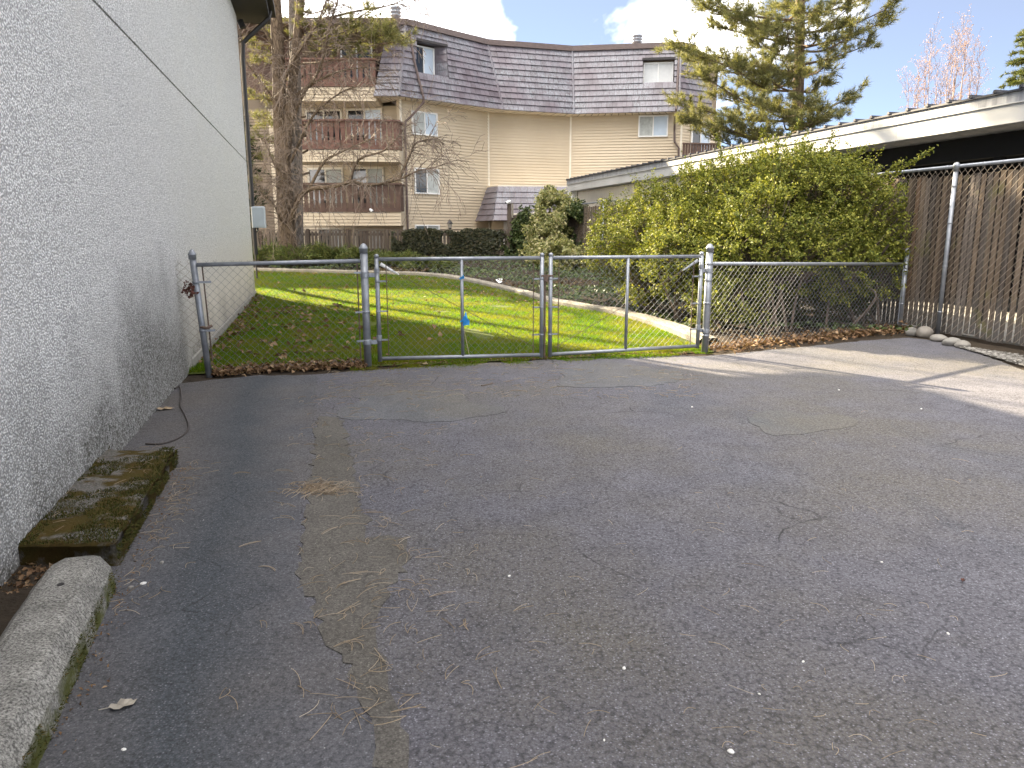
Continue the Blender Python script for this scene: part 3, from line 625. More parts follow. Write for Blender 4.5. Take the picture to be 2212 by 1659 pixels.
balcony(610, 862, 4.33, 4.80, 4.83, 5.98, 'brown_red', seed=2)
balcony(600, 812, 6.84, 7.40, 7.43, 8.50, 'brown_red', seed=3, bow=.02, D=33.4)
MB().box(PZ(690, 35.55, 8.7), (6.6, .1, 2.9)).build('recess_wall', M['brown'], ap)
MB().box(PZ(690, 34.6, 9.94), (7.0, 2.9, .22)).build('roof_overhang', M['flash'], ap)
# downspouts
def hitp(i, f, n, o): return PW[i].lerp(PW[i + 1], f) + n * o
n0 = WNRM[0]
d1 = MB(); d1.tube([bil(1, .05, .93) + Vector((0, -.1, 0)), bil(1, .12, .5) + Vector((0, -.12, 0)), bil(1, .215, .02) + Vector((0, -.12, 0)), bil(1, .215, -.03) + Vector((0, .0, -.05)), PW[0] + n0 * .12 + Vector((.42, 0, 6.35)), PW[0] + n0 * .10 + Vector((.14, 0, 6.1)), PW[0] + n0 * .1 + Vector((.10, 0, 5.8)), PW[0] + n0 * .1 + Vector((.10, 0, .2))], .05, 8); d1.build('downspout', M['flash'], ap)
d1 = MB(); d1.tube([bil(3, .985, .98) + Vector((0, -.1, 0)), bil(3, .97, .02) + Vector((0, -.12, 0)), bil(3, .97, -.05) + Vector((0, .1, -.1)), PW[3] + Vector((-.35, -.12, 6.2)), PW[3] + Vector((-.32, -.12, 5.7)), PW[3] + Vector((-.1, -.12, 5.4)), PW[3] + Vector((-.1, -.12, .2))], .05, 8); d1.build('downspout', M['flash'], ap)
# right hand balcony beyond the corner
q = MB(); a = PZ(1474, 37.2, 5.2); b_ = PZ(1550, 37.6, 5.2); dd = (b_ - a); kq = 13
q.box((a + b_) / 2 + Vector((0, 0, 5.55 - 5.2)), (dd.length, .12, .07), (dd.normalized(), Vector((0, 1, 0)), Vector((0, 0, 1)))); q.box((a + b_) / 2 + Vector((0, .6, 4.42 - 5.2)), (dd.length, 1.3, .25), (dd.normalized(), Vector((0, 1, 0)), Vector((0, 0, 1))))
br = q.build('balcony', M['brown'], ap)
for j in range(kq): MB().box(a.lerp(b_, (j + .5) / kq) + Vector((0, 0, 5.05 - 5.2)), (.11, .03, 1.0)).build('board', M['brown'], br)
# vents on the roof
for px, D, h, r in ((855, 36.0, .95, .20), (1375, 40.5, .85, .21)):
    p = PZ(px, D, ZT + .2); q = MB(); q.lathe(p, [(r, -.1), (r, h * .55), (r * 1.25, h * .56), (r * 1.25, h * .62), (r * 1.02, h * .63), (r * 1.02, h * .70), (r * 1.3, h * .71), (r * 1.3, h * .77), (r * 1.05, h * .78), (r * 1.05, h * .86), (r * 1.3, h * .87), (r * 1.28, h * .94), (r * .9, h)], 16); q.build('chimney_vent', M['steel'], ap, True)
q = MB(); p = PZ(1396, 40.5, ZT + .2); q.lathe(p, [(.1, -.1), (.1, .18), (.28, .19), (.2, .26)], 12); q.build('roof_vent', M['steel'], ap)
# low shingled porch roof
pa, pb, pc = PZ(1028, 36.7, 1.95), PZ(1066, 35.0, 1.95), PZ(1275, 35.6, 1.95)
ta, tb, tc_ = PZ(1053, 37.3, 3.52), PZ(1076, 36.3, 3.52), PZ(1275, 36.9, 3.52)
q = MB(); q.prism([ta, tb, tc_, PZ(1275, 38.6, 3.52), PZ(1060, 38.0, 3.52)], (0, 0, .06)); q.prism([pa, pb, pc, PZ(1275, 38.6, 1.95), PZ(1040, 37.6, 1.95)], (0, 0, .05)); por = q.build('porch_roof', M['soffit'], ap)
for e0, e1, t0, t1 in ((pa, pb, ta, tb), (pb, pc, tb, tc_)):
    n = (e1 - e0).cross(t0 - e0).normalized(); n = n if n.y < 0 else -n; wid = (e1 - e0).length
    for k in range(6):
        x = 0.0
        while x < .995:
            x1 = min(1, x + rnd.uniform(.25, .36) / wid)
            if 1 - x1 < .08 / wid: x1 = 1
            f = lambda s, r: e0.lerp(e1, s).lerp(t0.lerp(t1, s), r)
            q = MB(); a_, b2, c2, d2 = f(x + .0012, k / 6 - .015), f(x1 - .0012, k / 6 - .015), f(x1 - .0012, (k + 1) / 6), f(x + .0012, (k + 1) / 6)
            q.add([a_ + n * .045, b2 + n * .045, c2 + n * .006, d2 + n * .006, a_ - n * .01, b2 - n * .01, c2, d2], [(0, 1, 2, 3), (4, 5, 1, 0), (5, 6, 2, 1), (7, 4, 0, 3)]); q.build('shingle', M['shingle'], por); x = x1
MB().box(PZ(1098, 36.5, .9), (.12, .12, 2.0)).build('porch_post', M['trim'], ap)
q = MB(); lap(q, PZ(1062, 36.9, 1), PZ(1280, 37.3, 1), -.2, 1.95); q.build('siding_wall', M['siding'], ap)
MB().box(PZ(1108, 36.8, .85), (.9, .06, 2.1)).build('door', M['white'], ap)
# ------------------------------------------------------------------ carport on the right
TC = 9.05
cp_ = thing('carport', L(TC, 12, 0), 'long open carport with a white fascia and dark metal roof above the slatted fence', 'carport')
S0, S1 = -9.0, 20.3
def cb(name, t0, t1, s0, s1, z0, z1, m, par=None):
    return MB().box(L((t0 + t1) / 2, (s0 + s1) / 2, (z0 + z1) / 2), (t1 - t0, s1 - s0, z1 - z0), (U, V, Vector((0, 0, 1)))).build(name, M[m], par or cp_)
k = 0; s = S0
while s < S1 - .01:
    e = min(s + 2.95, S1); cb('fascia_panel', TC, TC + .04, s + .003, e - .003, 2.98, 3.235, 'fascia'); cb('flashing', TC - .018, TC + .03, s + .002, e - .002, 3.24, 3.39, 'flashing'); s = e
cb('drip_edge', TC - .03, TC + .02, S0, S1, 3.236, 3.252, 'fascia')
cb('soffit', TC + .04, TC + .75, S0, S1, 2.97, 2.99, 'flashing')
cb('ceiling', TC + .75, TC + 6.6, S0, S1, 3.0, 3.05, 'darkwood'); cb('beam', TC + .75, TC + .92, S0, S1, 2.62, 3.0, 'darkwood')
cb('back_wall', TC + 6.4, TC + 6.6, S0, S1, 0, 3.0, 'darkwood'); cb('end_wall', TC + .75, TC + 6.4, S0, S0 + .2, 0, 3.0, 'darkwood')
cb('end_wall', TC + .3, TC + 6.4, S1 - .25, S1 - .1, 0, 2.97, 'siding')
cb('side_wall', TC + .32, TC + .42, 11.0, S1 - .36, 0, 2.96, 'trim')
cb('roof', TC - .05, TC + 6.7, S0 - .05, S1 + .02, 3.392, 3.42, 'roofmetal')
s = S0 + .2
while s < S1:
    q = MB(); q.prism([L(TC - .07, s - .035, 3.421), L(TC - .07, s + .035, 3.421), L(TC - .07, s + .018, 3.462), L(TC - .07, s - .018, 3.462)], U * 6.75); q.build('roof_rib', M['roofmetal'], cp_); s += .42
for s in (-4, 1.5, 7, 12.5, 18): cb('post', TC + .78, TC + .9, s - .06, s + .06, 0, 2.62, 'darkwood')
cb('corner_post', TC - .02, TC + .3, S1 - .35, S1 - .1, 0, 2.97, 'white')
structure(MB().prism([L(TC - .5, S0, -.02), L(TC + 6.5, S0, -.02), L(TC + 6.5, S1, -.02), L(TC - .5, S1, -.02)], (0, 0, .035)).build('carport_floor', M['floor']))

# ------------------------------------------------------------------ tall slatted chain link fence
TF = 8.2; FZ = 2.34
sf = thing('slat_fence', L(TF, 4, 0), 'tall chain link fence with weathered brown wooden slats along the right side', 'fence')
rnd = random.Random(21); s = -3.2
while s < 18.3:
    w = rnd.uniform(.068, .084); lean = rnd.uniform(-.012, .012); z0 = rnd.uniform(.03, .10); z1 = FZ - rnd.uniform(.05, .10); c0 = L(TF + .02 + rnd.uniform(-.004, .004), s)
    q = MB(); zz = []
    A = [c0 - V * w / 2, c0 + V * w / 2, c0 + V * w / 2 + U * .005, c0 - V * w / 2 + U * .005]
    q.add([p + Vector((0, 0, z0)) for p in A] + [p + V * lean + Vector((0, 0, z1)) for p in A], [(3, 2, 1, 0), (4, 5, 6, 7), (0, 1, 5, 4), (1, 2, 6, 5), (2, 3, 7, 6), (3, 0, 4, 7)])
    q.build('slat', M['slat'], sf); s += w + (rnd.uniform(.014, .024) if rnd.random() < .85 else rnd.uniform(.026, .038))
for s in (-2.0, .53, 3.2, 5.9, 8.6, 11.3, 14, 16.7, 18.4):
    q = MB(); q.tube([L(TF - .045, s, -.05), L(TF - .045, s, FZ - .02)], .032, 12); q.lathe(L(TF - .045, s, FZ - .04), [(.036, 0), (.036, .05), (.045, .06), (.045, .09), (.03, .115), (.008, .125)], 12)
    for z in (.35, 1.0, 1.6, 2.1): q.lathe(L(TF - .045, s, z), [(.034, -.008), (.038, -.006), (.038, .006), (.034, .008)], 12)
    q.build('post', M['steel'], sf, True)
q = MB(); q.tube([L(TF - .02, -3.3, FZ + .03), L(TF - .02, 18.4, FZ + .03)], .024, 10); q.build('top_rail', M['steel'], sf, True)
def diag(name, off, sg, parent, s0, s1, z0, z1, pitch=.075, r=.0022, m='wire_dull', t=TF, rise=1.0):
    q = MB(); s = s0 - (z1 - z0)
    while s < s1 + (z1 - z0):
        a, b_ = (s, z0), (s + (z1 - z0) / rise, z1)
        lo, hi = max(s0, a[0]), min(s1, b_[0])
        if hi - lo > .01:
            za, zb = z0 + (lo - a[0]) * rise, z0 + (hi - a[0]) * rise
            if sg < 0: za, zb, = z0 + z1 - za, z0 + z1 - zb
            K = max(2, int((hi - lo) / .16)); pts = []
            for j in range(K + 1):
                f = j / K; pts.append(L(t + off + .003 * (-1) ** j, lo + (hi - lo) * f, za + (zb - za) * f))
            q.tube(pts, r, 4, False)
        s += pitch
    return q.build(name, M[m], parent)
diag('chain_mesh', -.006, -1, sf, -3.2, 18.3, .06, FZ, .105, .0036)
diag('chain_mesh', .036, 1, sf, -3.2, 18.3, .06, FZ, .105, .0024)
for s in np.arange(-3, 18, .62):
    q = MB(); c = L(TF - .02, s, FZ + .03); q.lathe(c, [(.026, -.004), (.029, 0), (.026, .004)], 10, V); q.tube([c - Vector((0, 0, .02)) - U * .02, c - Vector((0, 0, .09)) - U * .012 + V * .02], .002, 4); q.build('tie_wire', M['wire'], sf)

# ------------------------------------------------------------------ low chain link fence and the double gate
def chain(a, b, z0, z1, m, parent, pitch=.083, r=.0021, zf=None, barbs=True):
    """woven wire: every wire zigzags between its two neighbours"""
    d = (b - a); d.z = 0; ln = d.length; d.normalize(); n = Vector((d.y, -d.x, 0)); k = max(2, int(round(ln / (pitch / 2)))); hw = ln / k; q = MB()
    rows = max(2, int(round((z1 - z0) / (pitch / 2)))); rr = random.Random(int(ln * 1000))
    jit = [[rr.uniform(-.004, .004) for _ in range(rows + 2)] for _ in range(k + 1)]
    for i in range(k):
        pts = []
        for j in range(rows + 1):
            side = (i + j) % 2; x = (i + side) * hw; z = z0 + (z1 - z0) * j / rows
            if zf: z = zf(x / ln, j / rows)
            pts.append(a + d * (x + jit[i + side][j]) + n * (.0035 if side else -.0035) + Vector((0, 0, z)))
        if barbs:                                   # twisted ends above and below
            e = pts[-1]; pts.append(e + d * (hw * .35 * (1 if (i + rows) % 2 == 0 else -1)) + Vector((0, 0, .02)))
        q.tube(pts, r, 4, False)
    return q.build('chain_mesh', M[m], parent)
def pole(c, z0, z1, r, cap=True, lean=Vector((0, 0, 0)), bands=()):
    q = MB(); top = c + lean + Vector((0, 0, z1)); q.tube([c + Vector((0, 0, z0)), top], r, 14)
    for z in bands: q.lathe(c + lean * (z / z1) + Vector((0, 0, z)), [(r + .001, -.013), (r + .006, -.011), (r + .006, .011), (r + .001, .013)], 14)
    return q
def capmesh(top, r): return MB().lathe(top, [(r + .006, -.03), (r + .006, .012), (r + .010, .014), (r + .010, .022), (r * .95, .04), (r * .6, .062), (r * .2, .072)], 14)
LP = Vector((-3.18, 7.74, 0)); GL = GO.copy(); GR = Vector((2.41, 9.27, 0)); RP = Vector((5.97, 11.5, 0))
lf = thing('chain_link_fence', LP.lerp(GL, .5), 'short low chain link fence panel between the white building and the gate', 'fence')
lean = Vector((-.075, .0, 0))
pole(LP, -.05, 1.24, .032, lean=lean, bands=(.48, .98)).build('post', M['steel'], lf, True); capmesh(LP + lean + Vector((0, 0, 1.24)), .032).build('post_cap', M['steel'], lf, True)
pole(GL, -.05, 1.29, .041, bands=(.30, .62, 1.05)).build('post', M['steel'], lf, True); capmesh(GL + Vector((0, 0, 1.29)), .041).build('post_cap', M['steel'], lf, True)
a, b_ = LP + lean, GL
q = MB(); q.tube([a + Vector((.04, 0, 1.155)), b_ + Vector((-.03, 0, 1.175))], .022, 12); q.build('top_rail', M['steel'], lf, True)
d = (GL - LP).normalized()
chain(LP + lean + d * .09, GL - d * .07, .06, 1.175, 'wire', lf)
chain(LP + lean * .6 - d * .20, LP + lean * .6 - d * .02, .30, 1.17, 'wire_dull', lf)
q = MB(); q.tube([LP + lean * .7 + d * .09 + Vector((0, 0, .16)), LP + lean + d * .085 + Vector((0, 0, 1.17))], .008, 6); q.build('tension_bar', M['rusty'], lf); q = MB(); q.tube([GL - d * .075 + Vector((0, -.01, .1)), GL - d * .075 + Vector((0, -.01, 1.15))], .008, 6); q.build('tension_bar', M['rusty'], lf)
for z in (.48, .98): MB().box(LP + lean * .6 + d * .07 + Vector((0, -.02, z)), (.14, .012, .022), (d, Vector((d.y, -d.x, 0)), Vector((0, 0, 1)))).build('band_clamp', M['steel'], lf)
for z in (.3, .62, 1.05): MB().box(GL - d * .06 + Vector((0, -.02, z)), (.10, .012, .02), (d, Vector((d.y, -d.x, 0)), Vector((0, 0, 1)))).build('band_clamp', M['steel'], lf)
q = MB(); q.tube([LP + lean * .42 + d * .03 + Vector((-.04, -.03, .52)), LP + lean * .42 + d * .06 + Vector((0, -.05, .51)), LP + lean * .42 + d * .10 + Vector((0, -.02, .53))], .016, 6); q.build('wire_splice', M['rusty'], lf)
# dead leaves caught beside the post
P = np.array([tuple(LP + lean * .75 + Vector((-.06, -.03, .90)))]) + RNG.normal(size=(70, 3)) * np.array([.035, .03, .045]); v, f = leaves(P, RNG.normal(size=(70, 3)), RNG.uniform(.025, .06, 70), 1.3)
tag(np_mesh('dry_leaf_clump', v, f, M['rust_leaf']), 'rust brown clump of dry leaves caught behind the leftmost fence post', 'dead leaves')
# gate leaves
def gate(a, b, label, zb0, zb1, zt, hinge, other):
    g = thing('chain_link_gate', a.lerp(b, .5), label, 'gate', 'double gate leaves')
    d = (b - a).normalized(); n = Vector((d.y, -d.x, 0)); r = .021; up = Vector((0, 0, 1)); z0a, z0b = zb0, zb1
    for p, z0 in ((a, z0a), (b, z0b)):
        q = MB(); q.tube([p + up * (z0 - .03), p + up * (zt + .045)], .024, 12); q.lathe(p + up * (zt + .045), [(.026, -.03), (.026, .0), (.012, .012)], 10); q.build('upright', M['steel'], g, True)
    q = MB(); q.tube([a + d * .02 + up * zt, b - d * .02 + up * zt], r, 12); q.build('top_rail', M['steel'], g, True)
    q = MB(); q.tube([a + d * .02 + up * z0a, b - d * .02 + up * z0b], r, 12); q.build('bottom_rail', M['steel'], g, True)
    m = (a + b) / 2; zm = (z0a + z0b) / 2; q = MB(); q.tube([m + up * (zm + .01), m + up * (zt - .01)], .019, 12); q.build('middle_upright', M['steel'], g, True)
    chain(a + d * .10, b - d * .10, 0, 1, 'wire', g, zf=lambda x, y: (z0a + (z0b - z0a) * x) * (1 - y) + (zt + .005) * y if True else 0, barbs=True) if False else chain2(a + d * .10, b - d * .10, z0a, z0b, zt, g)
    for p, z0 in ((a + d * .10, z0a), (b - d * .10, z0b)): MB().tube([p + up * (z0 + .01) - n * .0, p + up * (zt - .06)], .0055, 6).build('tension_bar', M['rusty'], g)
    for p, sg in ((a, 1), (b, -1)):
        for z in (.3, .62, .95): q = MB(); q.box(p + d * sg * .06 + up * z - n * .012, (.10, .01, .018), (d, n, up)); q.lathe(p + up * z, [(.026, -.01), (.029, 0), (.026, .01)], 10); q.build('tension_band', M['steel'], g)
    far, nr = (a, b) if hinge == 'a' else (b, a); zz = z0b if hinge == 'a' else z0a; sg = 1 if hinge == 'a' else -1
    p0 = far + d * sg * .04 + up * (zt - .05); p1 = far + d * sg * .24 + up * (zt - .17); q = MB(); q.tube([p0 - n * .02, p1 - n * .01], [.022, .008], 8); q.build('truss_bracket', M['white' if hinge == 'a' else 'steel'], g)
    q = MB(); q.tube([p1, nr - d * sg * .06 + up * (zz + .08)], .0035, 5); q.build('truss_rod', M['rusty'], g)
    for z in (.28, 1.02):
        q = MB(); q.box(far.lerp(other, .5) - n * .015 + up * z, ((far - other).length + .02, .028, .045), (d, n, up)); q.lathe(other + up * z, [(.043, -.024), (.049, -.022), (.049, .022), (.043, .024)], 12); q.lathe(far + up * (z + .05), [(.026, -.025), (.031, -.022), (.031, .022), (.026, .025)], 12)
        q.tube([far.lerp(other, .6) - n * .05 + up * z, far.lerp(other, .6) + n * .03 + up * z], .009, 6); q.build('hinge', M['steel'], g)
    return g
def chain2(a, b, z0a, z0b, zt, g): return chain(a, b, z0a, zt, 'wire', g, zf=lambda x, y: (z0a + (z0b - z0a) * x + .005) * (1 - y) + (zt + .0) * y)
dg = (GR - GL).normalized()
A0 = PG(812, 776, .06); A0 = GL + dg * .135; A1 = GL.lerp(GR, 0) + dg * ((GR - GL).length * .5 - .055); B0 = A1 + dg * .105; B1 = GR - dg * .105
g1 = gate(A0, A1, 'left leaf of the chain link double gate, with blue ribbons on its middle bar', .09, .06, 1.19, 'a', GL)
g2 = gate(B0, B1, 'right leaf of the chain link double gate, hung on the post before the bush', .06, .09, 1.19, 'b', GR)
up = Vector((0, 0, 1)); n = Vector((dg.y, -dg.x, 0))
q = MB(); p = A1 + dg * .038 - n * .0; q.tube([p + up * .02, p + up * .96], .011, 8); q.build('drop_rod', M['rusty'], g1)
q = MB(); q.box(A1 + dg * .06 + up * .985, (.15, .05, .02), (dg, n, up)); q.box(A1 + dg * .045 + up * .95, (.05, .06, .05), (dg, n, up)); q.lathe(A1 + dg * .04 + up * .36, [(.016, -.03), (.02, 0), (.016, .03)], 8); q.build('latch', M['rusty'], g1)
# ribbons
mid = (A0 + A1) / 2
def ribbon(z, s, label):
    q = MB(); c = mid + up * z + n * .026; pts = [(0, -.9), (.25, -.6), (.9, -.55), (.95, -.1), (.62, .25), (.5, .95), (.3, .8), (.2, .5), (.0, .35)]
    q.add([c + dg * x * s * .8 + up * y * s + n * .02 * math.sin(3 * x + 2 * y) for x, y in pts], [tuple(range(len(pts)))]); q.add([c + dg * x * s * .8 + up * y * s + n * (.02 * math.sin(3 * x + 2 * y) + .003) for x, y in pts], [tuple(range(len(pts)))])
    q.tube([c + Vector((0, 0, -.02)) - n * .02 + dg * (-.02), c + n * .0, c + dg * .02 - n * .045], .012, 5); tag(q.build('ribbon', M['blue'], None), label, 'ribbon', 'blue ribbons on the gate')
ribbon(.50, .10, 'bright blue plastic ribbon tied halfway up the middle bar of the gate'); ribbon(.985, .032, 'small blue scrap tied near the top of the middle gate bar')
q = MB(); st = mid + dg * .08 - n * .25; q.tube([st + Vector((0, 0, .02)) + dg * .05, st + Vector((0, 0, .42)) - dg * .03], .004, 5); tag(q.build('straw_stalk', M['straw']), 'single pale dry stalk standing in the grass behind the blue ribbon', 'stalk')
# right low panel
rf = thing('chain_link_fence', GR.lerp(RP, .5), 'low chain link fence panel before the big bush, right of the gate', 'fence')
pole(GR, -.05, 1.27, .041, bands=(.22, .62, .9, 1.1)).build('post', M['steel'], rf, True); capmesh(GR + up * 1.27, .041).build('post_cap', M['steel'], rf, True)
pole(RP, -.05, 1.17, .034, bands=(.4, .9)).build('post', M['steel'], rf, True); capmesh(RP + up * 1.17, .034).build('post_cap', M['steel'], rf, True)
q = MB(); q.tube([GR + up * 1.10, RP + up * 1.0], .022, 12); q.build('top_rail', M['steel'], rf, True)
dr = (RP - GR).normalized(); chain(GR + dr * .06, RP - dr * .06, .05, 1.10, 'wire', rf, zf=lambda x, y: .05 * (1 - y) + (1.105 - .1 * x) * y)
MB().tube([GR + dr * .055 + up * .08, GR + dr * .055 + up * 1.08], .007, 6).build('tension_bar', M['steel'], rf); MB().tube([RP - dr * .055 + up * .08, RP - dr * .055 + up * .97], .007, 6).build('tension_bar', M['steel'], rf)

# ------------------------------------------------------------------ fences at the back of the garden
pf = thing('picket_fence', PZ(800, 28, .5), 'low weathered wooden picket fence at the back of the garden, below the apartments', 'fence')
a, b_ = PZ(500, 28.4, .5), PZ(1096, 28.0, .5); a.z = b_.z = .5; d = (b_ - a); ln = d.length; d.normalize(); rnd = random.Random(8); x = 0
while x < ln:
    w = rnd.uniform(.085, .10); z = 1.48 + rnd.uniform(-.015, .015); c = a + d * (x + w / 2)
    MB().box(Vector((c.x, c.y - .03, (.52 + z) / 2)), (w, .018, z - .52)).build('picket', M['greywood'], pf); x += w + rnd.uniform(.022, .05)
q = MB()
for z in (.8, 1.35): q.box((a + b_) / 2 + Vector((0, .02, z - .5)), (ln, .05, .09), (d, Vector((-d.y, d.x, 0)), up))
q.box((a + b_) / 2 + Vector((0, -.01, 1.51 - .5)), (ln, .10, .035), (d, Vector((-d.y, d.x, 0)), up)); q.build('rail', M['greywood'], pf)
for k in range(8): MB().box(a + d * (ln * k / 7) + Vector((0, -.045, .52)), (.10, .10, 1.06)).build('post', M['greywood'], pf)
wf = thing('board_fence', PZ(1180, 27.6, .5), 'taller grey board fence corner behind the ivy, joining the picket fence', 'fence')
a, b_ = PZ(1100, 28.0, 1), PZ(1262, 26.2, 1); a.z = b_.z = 0; d = (b_ - a); ln = d.length; d.normalize(); x = 0; nn = Vector((d.y, -d.x, 0))
while x < ln:
    w = .13; f = x / ln; z = 2.02 + .1 * f; c = a + d * (x + w / 2); MB().box(Vector((c.x, c.y, (.3 + z) / 2)), (w, .02, z - .3), (d, nn, up)).build('board', M['greywood'], wf); x += w + .012
q = MB(); q.tube([a + up * 2.06, b_ + up * 2.16], .025, 8); q.build('top_rail', M['trim'], wf)
MB().box(PZ(1100, 27.95, 1.3), (.15, .15, 2.3)).build('post', M['greywood'], wf); MB().box(PZ(1107, 27.9, 2.2), (.06, .12, .5)).build('post_board', M['kerb'], wf)
def camera_thing(p, dirv, label):
    t = thing('security_camera', p, label, 'camera', 'security cameras'); X = Vector(dirv).normalized()
    MB().lathe(p - X * .09, [(.045, 0), (.055, .02), (.055, .17), (.048, .19)], 10, X).build('housing', M['plastic_white'], t)
    MB().lathe(p + X * .1, [(.038, 0), (.03, .012)], 10, X).build('lens', M['black'], t); MB().tube([p - X * .02, p - X * .08 + Vector((0, .08, -.10))], .018, 6).build('bracket', M['plastic_white'], t)
camera_thing(PZ(1098, 27.8, 2.50), (-.8, -.4, -.3), 'white camera on top of the wooden post beside the ivy'); camera_thing(PZ(802, 32.55, 2.33), (.7, -.5, -.4), 'white camera hanging on the lowest balcony of the apartments')
t = thing('wall_lantern', PZ(972, 29.0, 1.6), 'black lantern showing just above the ivy covered fence', 'lantern'); p = PZ(972, 28.9, 1.55)
MB().lathe(p, [(.03, -.9), (.03, .0), (.07, .02), (.07, .04)], 8).build('post', M['black'], t); MB().lathe(p, [(.06, .04), (.10, .20)], 6).build('glass', M['lampglass'], t); MB().lathe(p, [(.13, .20), (.12, .22), (.05, .30), (.02, .32), (.02, .36)], 6).build('cap', M['black'], t)

# ------------------------------------------------------------------ concrete pieces by the wall
ws = thing('parking_block', PG(150, 1420), 'long pale concrete parking block with mossy side at the bottom left corner', 'parking block')
e0 = PG(258, 1258); dW = (PG(84, 1659) - e0).normalized(); nW = Vector((-dW.y, dW.x, 0)); nW = nW if nW.x > 0 else -nW
prof = [(0, 0), (-.012, .085), (-.055, .145), (-.085, .154), (-.20, .154), (-.232, .142), (-.30, .06), (-.30, 0)]; prof = [(x, z) for x, z in prof]
K = 34; LB = 1.95; mb = MB(); rr = random.Random(4)
for i in range(K + 1):
    f = i / K; end = min(1, min(f, 1 - f) * K / 1.2 + .0); sc = .90 + .10 * end
    for j, (x, z) in enumerate(prof):
        jit = Vector((mnoise.noise(Vector((f * 30, j * 3.1, 1))), 0, mnoise.noise(Vector((f * 33, j * 2.1, 7))))) * .005
        p_ = e0 + dW * (f * LB) + nW * (x * sc - .30 * (1 - sc) / 2) + Vector((0, 0, z * (sc if z > .05 else 1))) + jit; mb.v.append(tuple(p_))
n8 = len(prof)
for i in range(K):
    for j in range(n8): a_, b2 = i * n8 + j, i * n8 + (j + 1) % n8; mb.f.append((a_, a_ + n8, b2 + n8, b2))
mb.f.append(tuple(range(n8))); mb.f.append(tuple(K * n8 + j for j in range(n8 - 1, -1, -1))); mb.build('block', M['stop'], ws)
q = MB(); q.lathe(e0 + dW * .30 - nW * .14 + up * .1548, [(.014, -.004), (.014, .001), (.006, .0012)], 10); q.build('bolt_hole', M['black'], ws)
P = []; 
for _ in range(1500):
    f = RNG.random() ** .8 * .98; zz = RNG.random(); m_ = mnoise.noise(Vector((f * 7, zz * 1.3, 3)))
    if m_ > -.05: P.append(tuple(e0 + dW * (f * LB) + nW * (.002 - .015 * zz) + Vector((0, 0, .004 + .085 * zz))))
P = np.array(P); v, f = blades(P, np.tile(np.array(nW), (len(P), 1)) + RNG.normal(size=P.shape) * .7 + np.array([0, 0, .4]), RNG.uniform(.006, .016, len(P)), .005); o = np_mesh('moss', v, f, M['mossy'], ws); o['kind'] = 'stuff'
ms = thing('concrete_slab', PG(230, 1080), 'low broken concrete slab covered in moss against the foot of the white wall', 'slab')
far_r, near_r = PG(379, 966, .11), PG(248, 1180, .10); wl_ = lambda p: WC + WD * (p - WC).dot(WD) + WN * -.01
fl, nl = wl_(PG(272, 963, .11)), wl_(PG(70, 1178, .10)); nu, nv_ = 16, 36; mb = MB()
for j in range(nv_ + 1):
    for i in range(nu + 1):
        p_ = fl.lerp(far_r, i / nu).lerp(nl.lerp(near_r, i / nu), j / nv_); h = .11 + .018 * mnoise.noise(p_ * 3) + .01 * mnoise.noise(p_ * 11)
        ed = i == nu or j in (0, nv_); q_ = p_ + Vector((mnoise.noise(p_ * 9), mnoise.noise(p_ * 8 + Vector((3, 3, 3))), 0)) * (.02 if ed else 0); mb.v.append((q_.x, q_.y, h - (.015 if ed else 0)))
for j in range(nv_):
    for i in range(nu): a_ = j * (nu + 1) + i; mb.f.append((a_, a_ + nu + 1, a_ + nu + 2, a_ + 1))
ring = [j * (nu + 1) + nu for j in range(nv_ + 1)] + [nv_ * (nu + 1) + i for i in range(nu - 1, -1, -1)]; o_ = len(mb.v)
for i in ring: x, y, z = mb.v[i]; mb.v.append((x + .008, y, -.01))
for k in range(len(ring) - 1): mb.f.append((ring[k], o_ + k, o_ + k + 1, ring[k + 1]))
ring0 = [i for i in range(nu, -1, -1)]; o_ = len(mb.v)
for i in ring0: x, y, z = mb.v[i]; mb.v.append((x, y, -.01))
for k in range(len(ring0) - 1): mb.f.append((ring0[k + 1], ring0[k], o_ + k, o_ + k + 1)[::-1])
mb.build('slab', M['moss_slab'], ms, True)
P = []
for _ in range(14000):
    a_, b2 = RNG.random(), RNG.random(); p_ = fl.lerp(far_r, a_).lerp(nl.lerp(near_r, a_), b2); k_ = mnoise.noise(p_ * 2.6) + .35 * mnoise.noise(p_ * 9) + (.28 if a_ > .8 or a_ < .15 else 0)
    if k_ > .08: P.append((p_.x, p_.y, .108 + .018 * mnoise.noise(p_ * 3)))
P = np.array(P); v, f = blades(P, RNG.normal(size=P.shape) * .6 + np.array([0, 0, 1]), RNG.uniform(.006, .02, len(P)), .006); o = np_mesh('moss', v, f, M['mossy'], ms); o['kind'] = 'stuff'
P = []
for _ in range(4000):
    b2, zz = RNG.random(), RNG.random(); p_ = far_r.lerp(near_r, b2)
    if mnoise.noise(Vector((b2 * 9, zz * 2, 0))) > -.1: P.append(tuple(Vector((p_.x, p_.y, 0)) + U * .005 + Vector((0, 0, zz * .1))))
P = np.array(P); v, f = blades(P, RNG.normal(size=P.shape) * .6 + np.array([1, 0, .2]), RNG.uniform(.006, .02, len(P)), .006); o = np_mesh('moss', v, f, M['mossy'], ms); o['kind'] = 'stuff'
